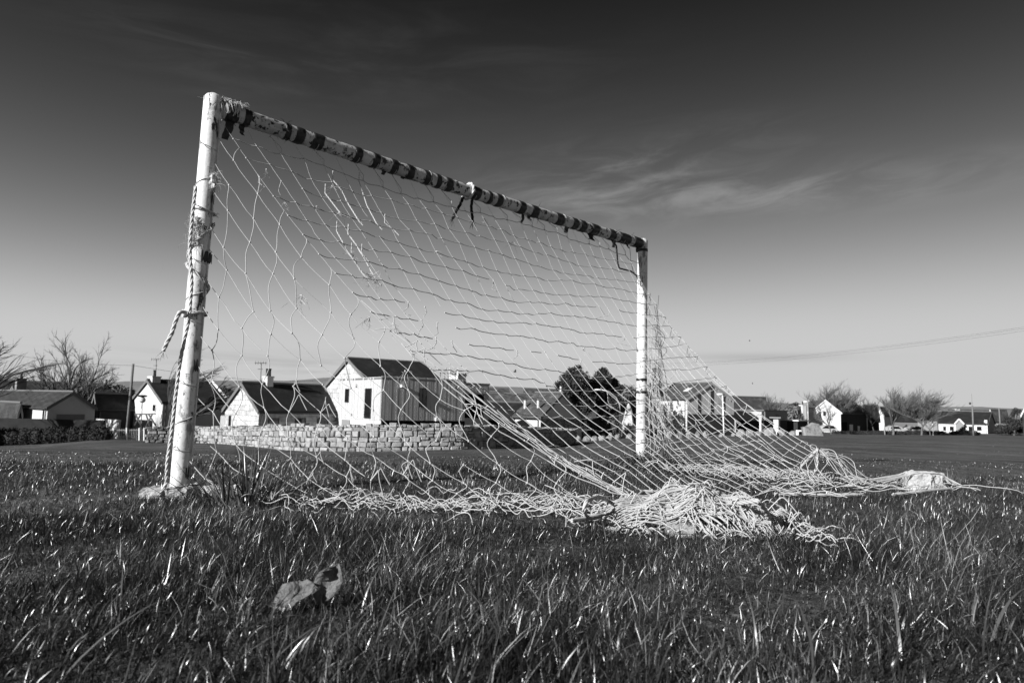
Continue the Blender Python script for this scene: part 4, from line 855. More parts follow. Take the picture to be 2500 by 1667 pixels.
# clad barn
bb = House('clad_annexe', 'flat-roofed annexe clad in pale upright boards, above the stone wall', 'building', 930, 46, 37, 829, 1134, 926, None, wall='white', roof='verge', over=.05)
bb.planks('L', 829, 922, 930, 1023, 'clad', .16, .03); bb.planks('R', 930, 922, 1134, 1026, 'clad', .16, .03)
for rc in ((845,949,854,982),(893,948,908,1021)): bb.window('L', *rc, frame='darkmetal', fw=.04) and None
bb.window('R', 1021, 947, 1040, 994, frame='darkmetal', fw=.05, mull=1)
for nm in bb.o.children:
    if nm.name.startswith('window'): nm.location = tuple(np.array([*(-(bb.d2 if nm.name != 'window.002' else bb.d1)*.06), 0]))
bb.box('vent_grille', 'L', 835, 1024, 855, 1039, .004, .05, 'greywall'); bb.box('lamp', 'L', 870, 937, 874, 944, .05, .22, 'lampwhite'); bb.box('lamp', 'R', 976, 939, 984, 945, .05, .3, 'lampwhite'); bb.box('meter_box', 'R', 1061, 1019, 1074, 1027, .05, .2, 'lampwhite'); bb.box('plinth', 'R', 932, 1027, 1134, 1040, .004, .03, 'black')
br = House('stone_barn', 'stone barn with steep black slate roof and pale gable behind the boarded annexe', 'house', 905, 50.5, 37, 795, 1090, 940, 878, 'left', 'gablestone', 'slate')
ex = House('boarded_extension', 'low dark boarded extension at the right of the barn', 'building', 1100, 51, 37, 1085, 1192, 937, None, wall='clad', roof='verge', over=.06)
ex.planks('R', 1100, 936, 1192, 958, 'clad', .16, .03); ex.box('recess', 'R', 1112, 962, 1180, 1020, .01, .05, 'black')
# cottage
ct = House('stone_cottage', 'low stone cottage with pale gable and long black roof behind the wall', 'house', 632, 50.5, 49, 549, 823, 1003, 938, 'left', 'gablestone', 'slate')
ct.window('L', 559, 1014, 564, 1040, frame='darkmetal', fw=.03)
for px in (655, 720, 775): ct.window('R', px, 1020, px+26, 1037, frame='darkmetal')
ct.chimney(ct.U/2, ct.V*.3, .75, .5, at(630, 917, 53)[2], 'white', 2)
bd = MB(); p = at(537, 1040, 50.2); q_ = at(548, 1040, 50.2)
for i in range(6):
    a = lerp(p, q_, i/6); bd.slab(a[:2], (1, 0), .05, (0, 1), .03, p[2]-.6, at(540, 1015, 50.2)[2]+.05*(i % 2))
tag(bd.build('board_fence', M['clad'], None), 'short pale board fence against the cottage gable', 'fence')
# white house on the left
wh = House('white_house', 'white gabled house with chimney behind a bare wind-bent tree', 'house', 396, 62, 48, 320, 552, 982, 930, 'left', 'white', 'slate')
wh.window('L', 373, 986, 381, 1005); wh.chimney(wh.U/2, .5, 1.15, .75, at(366, 916, 62)[2], 'white', 1)
vg = MB(); u_ = wh; a = np.array([*(wh.B+wh.u*(-.25)+wh.v*(wh.V+.1)), wh.ze+.2]); b = np.array([*(wh.B+wh.u*wh.U/2+wh.v*(wh.V+.1)), wh.zr+.25]); vg.tube([a, b], .14, 4); vg.build('verge_coping', M['trim'], wh.o)
# garage group on the left
ga = House('garage', 'garage with shaded gable, wide door and sunlit white side wall', 'garage', 115, 58, 50, -70, 231, 996, 960, 'right', 'white', 'tile', over=.15)
ga.window('R', 137, 1011, 206, 1034, frame='greywall', pane='greywall', name='garage_door', fw=.12)
dp = MB(); c = ga.B-ga.d2*.06+ga.d1*.8; dp.tube([(c[0], c[1], ga.zb), (c[0], c[1], ga.ze-.1)], .06, 6); dp.build('drainpipe', M['darkmetal'], ga.o)
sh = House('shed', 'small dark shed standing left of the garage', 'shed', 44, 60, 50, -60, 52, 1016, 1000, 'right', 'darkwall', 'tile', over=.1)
ra = House('terrace_house', 'long dark-roofed house behind the garage, left end out of view', 'house', -60, 86, 12, -120, 176, 985, 930, 'left', 'greywall', 'slate')
rb = House('farmhouse', 'dark-roofed house behind the spreading bare tree', 'house', 204, 84, 40, 192, 270, 975, 946, 'left', 'white', 'slate'); rb.chimney(rb.U/2, rb.V*.85, .8, .6, at(258, 938, 88)[2], 'darkwall', 1)
cg = House('chimney_house', 'house with pale gable and stout chimney behind the garage roof', 'house', 47, 74, 45, 10, 60, 985, 945, 'left', 'white', 'slate'); cg.chimney(cg.U*.35, .4, 1.0, .9, at(50, 922, 74)[2], 'greywall', 1)
ds = House('dark_outbuilding', 'long black outbuilding between garage and telegraph pole', 'building', 236, 64, 52, 226, 346, 990, 966, 'left', 'darkwall', 'slate')
lw = House('white_garden_wall', 'low sunlit white wall segment left of the telegraph pole', 'wall', 291, 56.5, 60, 236, 296, 1029, None, wall='white', roof='white', over=.02)
gw = MB(); a, b = at(-120, 1018, 55.5), at(262, 1026, 57.5)
gw.hexa([(a[0], a[1], -4.5), (b[0], b[1], -4.5), (b[0], b[1]+.3, -4.5), (a[0], a[1]+.3, -4.5)], [(a[0], a[1], a[2]), (b[0], b[1], b[2]), (b[0], b[1]+.3, b[2]), (a[0], a[1]+.3, a[2])])
tag(gw.build('boundary_wall', M['darkwall'], None), 'plain dark boundary wall between hedge and garage', 'wall')
# slate-roofed long house in the middle
sb = House('slate_house', 'grey slate-roofed house with dark gable and sunlit white end wall', 'house', 1320, 64, 48, 1256, 1420, 1018, 962, 'right', 'white', 'greyslate')
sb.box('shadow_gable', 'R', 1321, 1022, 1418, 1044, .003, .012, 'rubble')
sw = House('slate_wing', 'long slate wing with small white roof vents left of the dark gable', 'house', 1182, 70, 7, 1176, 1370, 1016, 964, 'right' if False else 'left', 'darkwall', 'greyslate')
for px, py in ((1221,979),(1267,976)):
    v_ = MB(); p = at(px, py+6, 72); v_.tube([p-np.array([0, 0, .25]), p, p+np.array([0, 0, .33])], .11, 8); v_.build('roof_vent', M['trim'], sw.o)
for px, py in ((1282,978),(1314,976)):
    v_ = MB(); p = at(px, py+8, 65.2 if px > 1290 else 66.5); v_.tube([p-np.array([0, 0, .45]), p, p+np.array([0, 0, .35])], .12, 8); v_.build('roof_vent', M['trim'], sb.o)
fl_ = MB(); p = at(1369, 962, 67); fl_.tube([p, p+np.array([0, 0, .75])], .09, 8); fl_.build('flue', M['trim'], sb.o)
lt = House('black_lean_to', 'black-roofed lean-to in front of the slate wing', 'building', 1188, 66, 7, 1184, 1292, 1020, 986, 'left', 'darkwall', 'slate')
s3 = House('dark_roofed_house', 'house with dark hipped roof behind the boarded extension', 'house', 1152, 95, 10, 1146, 1243, 968, 948, 'left', 'darkwall', 'greyslate')
s4 = House('far_terrace', 'far terrace whose ridge shows above the slate wing', 'house', 1282, 110, 8, 1276, 1395, 972, 951, 'left', 'greywall', 'greyslate')
# church tower
to = House('church_tower', 'square church tower with battlements above the barn roofs', 'tower', 1115, 190, 42, 1094, 1135, 917, None, wall='white', roof='greywall', over=.0)
for f_ in 'LR':
    U_ = to.w if f_ == 'L' else to.l; k = 5; cb = MB()
    for i in range(k): x = U_*i/k; to.pan(cb, f_, x+.05, x+U_/k*.55, to.ze-.02, to.ze+.75, -.5, .12)
    cb.build('battlement', M['white'], to.o)
pn = MB()
for c in (to.A, to.B, to.C): pn.tube([(*c, to.ze), (*c, to.ze+1.2), (*c, to.ze+2.4)], [.3, .25, .04], 5)
pn.build('pinnacle', M['white'], to.o)
for px in (1118, 1126): to.box('belfry_arch', 'R', px, 930, px+5, 941, .01, .06, 'black')
# village hall
ha = House('village_hall', 'hall with boarded gable, dark lower storey and blotchy white side', 'hall', 1677, 76, 25, 1590, 1792, 975, 937, 'right', 'ivywall', 'greyslate', over=.12, edge='metal')
def gtop(x): U_ = ha.l; return (ha.ze+(ha.zr-ha.ze)*(1-abs(x-U_/2)/(U_/2)))-.16
ha.planks('R', 1678, 937, 1791, 1011, 'hallclad', .42, .035, top=gtop)
for px in (1707, 1738, 1766):
    a, b, z0, z1 = ha.rect('R', px-3.5, 960, px+3.5, 1009); m_ = MB(); ha.pan(m_, 'R', a, b, z0, min(gtop(a), gtop(b))-.1, .05, .075); m_.build('window', M['glass'], ha.o)
ha.box('lower_storey', 'R', 1678, 1012, 1791, 1068, .003, .12, 'darkwall')
sk2 = MB(); v = ha
a0 = ha.B+ha.d1*2.2+ha.d2*.9; z_ = lambda t: ha.ze+(ha.zr-ha.ze)*(t/(ha.l/2))+.18
sk2.add([(*(ha.B+ha.d1*1.5+ha.d2*(ha.l*a_)), z_(ha.l*a_)+.03) for a_ in (.2, .3)]+[(*(ha.B+ha.d1*2.3+ha.d2*(ha.l*a_)), z_(ha.l*a_)+.03) for a_ in (.3, .2)], [(3, 2, 1, 0)]); o = sk2.build('skylight', M['trim'], ha.o); sm = o.modifiers.new('t', 'SOLIDIFY'); sm.thickness = .06
# low buildings right of the hall
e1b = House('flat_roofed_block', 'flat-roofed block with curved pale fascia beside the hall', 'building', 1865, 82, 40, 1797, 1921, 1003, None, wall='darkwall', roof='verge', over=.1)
e1b.box('fascia', 'L', 1797, 1004, 1865, 1026, .01, .5, 'metal'); e1b.box('fascia', 'R', 1866, 1004, 1921, 1026, .01, .1, 'greywall'); e1b.box('window', 'R', 1891, 1010, 1899, 1020, .1, .14, 'glass')
cl = MB(); p = at(1857, 1060, 80.5); cl.tube([p-np.array([0, 0, .4]), (p[0], p[1], at(1857, 1024, 80.5)[2])], .13, 8); cl.build('column', M['trim'], e1b.o)
ga2 = House('porch', 'small porch with flat slab roof and pale pier in front of the flat-roofed block', 'porch', 1900, 79, 55, 1888, 1904, 1021, None, wall='white', roof='greywall', over=.35)
e2 = House('pitched_house', 'house with plain pitched roof behind the flat-roofed block', 'house', 1786, 100, 12, 1780, 1872, 1003, 977, 'left', 'white', 'greyslate'); e2.chimney(e2.U*.4, e2.V*.25, .8, .6, at(1806, 1000, 99)[2], 'white', 1)
e3 = House('low_canopy_building', 'low black building with thin white roof edge left of the leaning stone', 'building', 1947, 86, 42, 1905, 1972, 1028, None, wall='darkwall', roof='trim', over=.25)
e4 = House('grey_roofed_cottage', 'cottage with steep grey roof and white wall behind the leaning stone', 'house', 1950, 122, 14, 1945, 1992, 1023, 1002, 'left', 'white', 'tile'); e4.chimney(e4.U/2, e4.V*.3, 1.0, .8, at(1964, 988, 123)[2], 'white', 1)
# white house on the right and the row beyond
w2 = House('white_house', 'tall white gabled house with dark roof behind bare trees, right of the leaning stone', 'house', 2052, 122, 44, 1983, 2118, 1006, 978, 'left', 'white', 'tile', edge='trim', over=.35)
w2.box('shade_panel', 'R', 2055, 1004, 2116, 1062, .003, .008, 'darkwall'); w2.window('L', 2009, 1003, 2018, 1016); w2.box('door', 'R', 2056, 1030, 2068, 1058, .01, .06, 'black'); w2.box('door', 'R', 2074, 1036, 2082, 1056, .01, .05, 'trim'); w2.box('door', 'R', 2094, 1040, 2099, 1056, .01, .05, 'trim')  # thin dark sheet on the right face: its shade put into the colour
dp = MB(); dp.tube([(w2.B[0]-.1, w2.B[1]-.15, w2.zb), (w2.B[0]-.1, w2.B[1]-.15, w2.ze)], .09, 6); dp.build('drainpipe', M['trim'], w2.o)
a_ = House('brown_house', 'dark house joined to the right of the tall white house', 'house', 2112, 135, 20, 2104, 2146, 1018, 996, 'left', 'darkwall', 'tile')
r1 = House('gabled_house', 'house with sunlit white gable seen through the bare trees', 'house', 2157, 150, 42, 2140, 2180, 1012, 997, 'left', 'white', 'tile')
r2 = House('terrace_house', 'long grey-roofed terrace behind the paired bare trees', 'house', 2170, 160, 8, 2164, 2246, 1017, 997, 'left', 'greywall', 'tile')
for px in (2180, 2205, 2215): r2.box('window', 'R', px, 1018, px+5, 1026, .01, .05, 'trim')
r3 = House('cream_house', 'white-walled house behind the largest bare tree on the right', 'house', 2292, 142, 48, 2240, 2300, 1024, 1006, 'right', 'greywall', 'tile')
lb_ = House('long_bungalow', 'long low white bungalow with dark roof and small gabled porch', 'bungalow', 2410, 130, 47, 2291, 2428, 1035, 1007, 'right', 'white', 'slate', over=.2)
for px0, px1 in ((2302,2311),(2318,2330),(2364,2376),(2384,2398)): lb_.window('L', px0, 1040, px1, 1052)
po = MB(); a, b, z0, z1 = lb_.rect('L', 2337, 1024, 2356, 1058); n_ = -lb_.d2; d_ = lb_.d1; mid = (a+b)/2
def LP(x, k, z): return np.array([*(lb_.B+d_*x+n_*k), z])
ring = [LP(a, 1.2, lb_.zb), LP(b, 1.2, lb_.zb), LP(b, 1.2, lb_.ze), LP(mid, 1.2, z1), LP(a, 1.2, lb_.ze)]; back = [p-np.array([*(n_*1.6), 0]) for p in ring]
po.add(ring+back, [(4, 3, 2, 1, 0), (5, 6, 7, 8, 9)]+[(i, (i+1) % 5, (i+1) % 5+5, i+5) for i in range(5)]); po.build('porch', M['greywall'], lb_.o)
pt = MB()
for x in (a-.15, b+.15): pt.tube([LP(x, 1.35, lb_.ze-.15), LP(mid, 1.35, z1+.12)], .16, 4)
pt.build('porch_trim', M['trim'], lb_.o)
qn = MB()
for i in range(5): lb_.pan(qn, 'L', .02, .5-.16*(i % 2), lb_.zb+.3+i*.55, lb_.zb+.3+i*.55+.5, .004, .05)
qn.build('quoin', M['trim'], lb_.o)
r5 = House('gabled_cottage', 'small cottage with white-edged gable right of the long bungalow', 'cottage', 2424, 150, 20, 2414, 2462, 1021, 1004, 'left', 'white', 'greyslate', edge='trim')
r6 = House('far_house', 'distant roof line showing above the long bungalow', 'house', 2318, 185, 10, 2312, 2418, 1012, 1002, 'left', 'white', 'greyslate'); r6.chimney(r6.U/2, r6.V*.2, 1.4, 1.0, at(2333, 998, 188)[2], 'white', 0)
r7 = House('dark_house', 'dark gabled house cut by the right border of the view', 'house', 2540, 112, 45, 2496, 2600, 1012, 972, 'left', 'darkwall', 'slate', edge='trim')
# ------------------------------------------------------------------ boulders, standing stones, street furniture
def rock(name, label, cat, px, py, w, h, Y, seed, mt='boulder', group=None, sub=3):
    q = random.Random(seed); c = at(px, py, Y); W_ = w/F*Y/2; H_ = h/F*Y; z0 = gz(c[0], c[1]); V = []; nn, rg = 14, 9
    ph = [q.uniform(0, 6) for _ in range(6)]
    m_ = MB(); 
    for i in range(rg+1):
        for j in range(nn):
            th = math.pi*i/rg; f_ = 2*math.pi*j/nn; k = 1+.1*math.sin(2*f_+ph[0])+.1*math.sin(3*f_+2*th+ph[1])+.07*math.sin(5*f_+ph[2]-3*th)+q.uniform(-.05, .05)*(0 < i < rg)
            V.append((c[0]+W_*k*math.sin(th)*math.cos(f_), c[1]+W_*.8*k*math.sin(th)*math.sin(f_), z0-.1+(H_+.1)*(.42+.58*math.cos(th)*k) if th < 1.9 else z0-.2))
    m_.add(V, [(i*nn+j, (i+1)*nn+j, (i+1)*nn+(j+1) % nn, i*nn+(j+1) % nn) for i in range(rg) for j in range(nn)])
    return tag(m_.build(name, M[mt], None, False), label, cat, group)
BL = [(1393,1087,12,13,63),(1409,1087,15,13,62),(1432,1085,20,12,62),(1437,1072,12,12,69),(1452,1083,18,11,63),(1470,1080,18,11,64),(1473,1071,12,12,70),(1488,1078,16,10,64.5),(1490,1071,11,13,70),(1508,1071,13,10,70),(1536,1071,14,11,70),(1636,1071,15,15,69),(1659,1071,16,17,69),(1682,1071,18,13,69.5),(1703,1070,13,15,70),(1723,1070,15,15,70.5),(1763,1069,18,8,71),(1791,1068,12,7,72),(1809,1067,20,15,73),(1829,1067,22,13,73),(1853,1066,16,10,74),(1881,1066,26,18,74),(1908,1065,22,14,74.5),(1935,1065,16,10,75)]
ORD = 'first second third fourth fifth sixth seventh eighth ninth tenth eleventh twelfth thirteenth fourteenth fifteenth sixteenth seventeenth eighteenth nineteenth twentieth twenty-first twenty-second twenty-third twenty-fourth'.split()
for i, (px, py, w, h, Y) in enumerate(BL): rock('boulder', f'{"pale rounded" if i % 3 else "pale angular"} boulder, {ORD[i]} from the left in the row along the field edge', 'boulder', px, py, w, h, Y, 40+i, group='boulders along the field edge')
def standing(label, px0, px1, py0, py1, Y, lean, mt, seed, tp=.35):
    q = random.Random(seed); a, b = at(px0, py1, Y), at(px1, py1, Y); z1 = at((px0+px1)/2, py0, Y)[2]; w = b[0]-a[0]; z0 = gz(a[0], Y)-.3; c = (a+b)/2; m_ = MB(); vs = []; n = 9; L_ = 8
    for i in range(L_+1):
        t = i/L_; s_ = (1-(1-tp)*max(0, t-.45)/.55)*w/2 if i < L_ else w*.5*tp*.5
        for j in range(n):
            a_ = 2*math.pi*j/n+.4; k = 1+q.uniform(-.09, .09); sq = 1/max(abs(math.cos(a_)), abs(math.sin(a_)))**.6
            vs.append((c[0]+lean*t*w+s_*k*sq*math.cos(a_)*.9, c[1]+s_*.5*k*sq*math.sin(a_), z0+(z1-z0)*t+q.uniform(-.05, .05)))
    m_.add(vs, [(i*n+j, i*n+(j+1) % n, (i+1)*n+(j+1) % n, (i+1)*n+j) for i in range(L_) for j in range(n)]+[tuple(L_*n+j for j in range(n))])
    return tag(m_.build('standing_stone', M[mt], None, False), label, 'stone')
ls = MB(); Y = 74; o = [(1963,1061),(2010,1061),(2003,1046),(1998,1034),(1983,1031),(1968,1041),(1958,1042)]
P0 = [at(a, b, Y) for a, b in o]; P0[0][2] -= .3; P0[1][2] -= .3; c = np.mean(P0, axis=0)
ls.add([tuple(p) for p in P0]+[tuple(lerp(c, p, .9)+np.array([.05, -.22, .02])) for p in P0]+[tuple(p+np.array([.25, .9, -.03])) for p in P0], [tuple(range(7, 14)), tuple(range(20, 13, -1))]+[(i, (i+1) % 7, (i+1) % 7+7, i+7) for i in range(7)]+[((i+1) % 7, i, i+14, (i+1) % 7+14) for i in range(7)])
tag(ls.build('standing_stone', M['boulder'], None), 'big leaning grey stone slab at the field edge in front of the white house', 'stone')
standing('tall pointed pale stone wall fragment left of the far post', 1517, 1551, 985, 1066, 73, .0, 'ivywall', 5, .2)
standing('slim pale pointed stone beside the pines', 1413, 1421, 1019, 1057, 70, -.1, 'palestone', 6)
standing('square-topped pale stone beside the pines', 1423, 1434, 1027, 1057, 70, 0, 'palestone', 7, .9)
standing('grey rough stone under the second pine', 1480, 1492, 1028, 1062, 72, 0, 'boulder', 8, .7)
sg = thing('notice_board', 'low white-framed board beside the leaning stone', 'sign', at(1955, 1062, 76)); 
def quadbox(px0, py0, px1, py1, Y, th): a, b = at(px0, py1, Y), at(px1, py0, Y); m_ = MB(); m_.slab((a[0], Y), (1, 0), b[0]-a[0], (0, 1), th, a[2], b[2]); return m_
quadbox(1946, 1050, 1965, 1053, 76, .3).build('board', M['lampwhite'], sg); quadbox(1946, 1053.2, 1950, 1066, 76, .3).build('leg', M['lampwhite'], sg); quadbox(1962, 1053.2, 1965, 1066, 76, .3).build('leg', M['lampwhite'], sg)
def poleobj(name, label, cat, px0, py0, px1, py1, Y, r_, mt, extra=None, group=None):
    a, b = at(px0, py0, Y), at(px1, py1, Y); a[2] = gz(a[0], Y)-.2; o = thing(name, label, cat, a, group); m_ = MB(); m_.tube([a, lerp(a, b, .5), b], [r_*1.15, r_, r_*.85], 8); m_.build('pole', M[mt], o, True)
    if extra: extra(o, b)
    return o, b
poleobj('telegraph_pole', 'wooden telegraph pole by the railings, left of the near post', 'pole', 308, 1075, 325, 888, 55, .11, 'pole')
def globe(o, b): MB().ball(b+np.array([0, 0, .1]), .26, 12, 8).build('globe', M['lampwhite'], o, True); MB().ball(b+np.array([0, 0, .42]), (.4, .4, .1), 10, 4).build('cap', M['darkmetal'], o)
poleobj('street_lamp', 'short lamp post with white globe and dark cap before the white house', 'lamp', 345, 1045, 347, 979, 58, .05, 'lampwhite', globe)
def arm(o, b): m_ = MB(); m_.tube([b, b+np.array([-.05, 0, .5]), b+np.array([-.4, 0, 1.2]), b+np.array([-1.1, 0, 1.75]), b+np.array([-1.9, 0, 1.95])], .06, 6); m_.build('arm', M['metal'], o, True); m2 = MB(); m2.ball(b+np.array([-2.2, 0, 1.93]), (.4, .14, .08), 8, 5); m2.build('lantern', M['lampwhite'], o)
poleobj('street_lamp', 'tall lamp post with swan-neck arm in front of the pines', 'lamp', 1515, 1070, 1514, 1000, 68, .08, 'darkmetal', arm)
def hood(o, b): MB().ball(b+np.array([-.25, 0, .02]), (.38, .18, .12), 8, 5).build('lantern', M['lampwhite'], o, True)
poleobj('street_lamp', 'white lamp post standing before the hall gable', 'lamp', 1768, 1065, 1764, 963, 72, .07, 'lampwhite', hood)
poleobj('street_lamp', 'lamp post with pale lantern beside the grey-roofed cottage', 'lamp', 1974, 1060, 1972, 981, 95, .08, 'metal', hood)
poleobj('street_lamp', 'lamp post left of the first paired bare tree', 'lamp', 2161, 1064, 2157, 1015, 112, .1, 'metal')
poleobj('street_lamp', 'slim pale post before the white-walled house', 'lamp', 2279, 1065, 2276, 1020, 108, .09, 'metal')
poleobj('telegraph_pole', 'tall dark pole with a thin mast rising over the bungalow roof', 'pole', 2377, 1064, 2374, 990, 112, .13, 'pole', lambda o, b: (MB().tube([b, b+np.array([-.05, 0, 1.9])], .03, 4).build('mast', M['pole'], o), MB().ball(b+np.array([-.35, 0, .35]), .2, 6, 4).build('lamp', M['darkmetal'], o)))
poleobj('telegraph_pole', 'plain pole right of the bungalow', 'pole', 2444, 1060, 2439, 996, 125, .12, 'pole')
def aerial(label, px, py0, py1, Y, w=.9):
    a, b = at(px, py0, Y), at(px+2, py1, Y); m_ = MB(); m_.tube([a, b], .025, 4); m_.tube([b-np.array([w*.55, 0, .02]), b+np.array([w*.45, 0, .02])], .018, 4)
    for i in range(5): x = -w*.5+w*.22*i; m_.tube([b+np.array([x, 0, -.13]), b+np.array([x, 0, .13])], .014, 4)
    m_.tube([lerp(a, b, .72)-np.array([.25, 0, 0]), lerp(a, b, .72)+np.array([.12, 0, 0])], .018, 4)
    tag(m_.build('television_aerial', M['darkmetal'], None), label, 'aerial')
aerial('thin television aerial on the chimney of the left white house', 380, 932, 877, 62.5); aerial('thin television aerial above the stone cottage roof', 636, 940, 886, 53)
m_ = MB()
for px in (1075, 1086, 1094, 1112): m_.tube([at(px, 908, 52.5), at(px, 936, 52.5)], .02, 4)
m_.tube([at(1074, 910, 52.5), at(1113, 913, 52.5)], .025, 4); tag(m_.build('roof_railing', M['darkmetal'], None), 'thin metal rail frame on the roof of the boarded extension', 'railing')
for i, (y0, y1) in enumerate(((882, 793), (884.5, 797), (889, 803))):
    a, b = at(1560, y0+4, 120), at(2700, y1-26, 60); m_ = MB(); m_.tube([lerp(a, b, t)-np.array([0, 0, 1.2*4*t*(1-t)]) for t in np.linspace(0, 1, 24)], .008, 4)
    tag(m_.build('overhead_wire', M['darkmetal'], None), f'{("highest", "middle", "lowest")[i]} of the three wires crossing the sky on the right', 'wire', 'overhead wires')
for lab, pts in (('wire from the telegraph pole towards the far left', [(-80,840,70),(325,892,55)]), ('wire from the telegraph pole to the barn roof', [(325,892,55),(810,928,70)])):
    a, b = at(*pts[0]), at(*pts[1]); m_ = MB(); m_.tube([lerp(a, b, t)-np.array([0, 0, .5*4*t*(1-t)]) for t in np.linspace(0, 1, 20)], .011, 4); tag(m_.build('overhead_wire', M['darkmetal'], None), lab, 'wire', 'overhead wires')
rl = thing('railings', 'metal railings with pale end posts beside the telegraph pole', 'railing', at(320, 1075, 54.5))
m_ = MB()
for i in range(24): px = 268+i*4.1; a = at(px, 1073, 54.5); b = at(px, 1046, 54.5); m_.tube([(a[0], a[1], gz(a[0], a[1])-.1), b], .022, 4)
m_.tube([at(266, 1050, 54.5), at(366, 1050, 54.5)], .025, 4); m_.build('bars', M['metal'], rl)
for px in (277, 309, 340, 352):
    a = at(px, 1075, 54.4); m_ = MB(); m_.tube([(a[0], a[1], gz(a[0], a[1])-.1), at(px, 1044, 54.4)], .06, 6); m_.build('post', M['lampwhite'], rl)
sa = thing('play_frame', 'wooden A-frame of crossed beams behind the railings', 'frame', at(352, 1045, 57.5)); m_ = MB()
for x0, x1 in ((326,344),(346,330),(356,372),(382,362),(366,356)): m_.tube([at(x0, 1042, 57.5), at(x1, 1010, 57.5)], .07, 5)
m_.tube([at(332, 1011, 57.5), at(380, 1010, 57.5)], .06, 5); m_.build('beams', M['pole'], sa)
tp_ = MB(); a, b = at(419, 1085, 52), at(426, 985, 52); a[2] = gz(a[0], 52)-.2; tp_.tube([a, b], .05, 6); tag(tp_.build('marker_post', M['metal'], None), 'thin pale metal post just left of the near goal post', 'post')
def car(label, px, py, Y, L_, seed, flip=1):
    c = at(px, py, Y); z = gz(c[0], c[1]); o = thing('parked_car', label, 'car', (c[0], c[1], z), 'parked cars'); m_ = MB(); prof = [(-.5,.28),(-.5,.62),(-.44,.72),(-.3,.76),(-.2,1.12),(.0,1.36),(.25,1.38),(.42,1.1),(.5,.85),(.5,.28)]
    n = len(prof); W_ = .82; sq = [.0]*n
    for s_ in (-1, 1):
        m_.v += [(c[0]+flip*x*L_, c[1]+s_*(W_-(.16 if h > 1 else 0)), z+h) for x, h in prof]
    m_.f += [tuple(range(n)), tuple(range(2*n-1, n-1, -1))]+[(i, i+n, (i+1) % n+n, (i+1) % n) for i in range(n)]
    m_.build('body', M['car'], o)
    w_ = MB(); w_.hexa([(c[0]+flip*x*L_, c[1]+y, z+h) for x, h, y in ((-.2,.8,-.79),(.38,.82,-.79),(.38,.82,-.8),(-.2,.8,-.8))], [(c[0]+flip*x*L_, c[1]+y, z+h) for x, h, y in ((-.06,1.24,-.67),(.3,1.26,-.67),(.3,1.26,-.69),(-.06,1.24,-.69))]); w_.build('window', M['glass'], o)
    for x in (-.3, .3):
        wh_ = MB(); cx_ = c[0]+flip*x*L_; wh_.tube([(cx_, c[1]-.84, z+.32), (cx_, c[1]-.62, z+.32)], .32, 14); wt = wh_.build('wheel', M['rubber'], o); h_ = MB(); h_.tube([(cx_, c[1]-.86, z+.32), (cx_, c[1]-.845, z+.32)], .18, 10); h_.build('rim', M['metal'], wt)
car('pale car parked behind the low hedge near the largest bare tree', 2226, 1054, 122, 3.9, 1); car('small pale car parked behind the low hedge between two bare trees', 2187, 1057, 126, 3.6, 2, -1)
car('white car roof showing at the foot of the tall white house', 2014, 1058, 114, 3.8, 3)
def bird(label, px, py, Y, s_):
    c = at(px, py, Y); m_ = MB(); m_.ball(c, (.16*s_, .07*s_, .06*s_), 8, 5); m_.add([c+np.array([-.05, 0, .02])*s_, c+np.array([.1, 0, .02])*s_, c+np.array([.14, .1, .2])*s_, c+np.array([.02, .12, .22])*s_, c+np.array([-.02, -.1, -.1])*s_, c+np.array([.1, -.12, -.08])*s_], [(0, 1, 2, 3), (1, 0, 4, 5)])
    tag(m_.build('bird', M['bird'], None), label, 'bird', 'birds in flight')
bird('dark bird flying over the slate wing', 1257, 907, 60, .9); bird('tiny bird high over the hall', 1830, 832, 90, .7); bird('tiny bird low over the flat-roofed block', 1837, 936, 90, .6); bird('tiny bird just above the pitched house roof', 1826, 973, 90, .5)
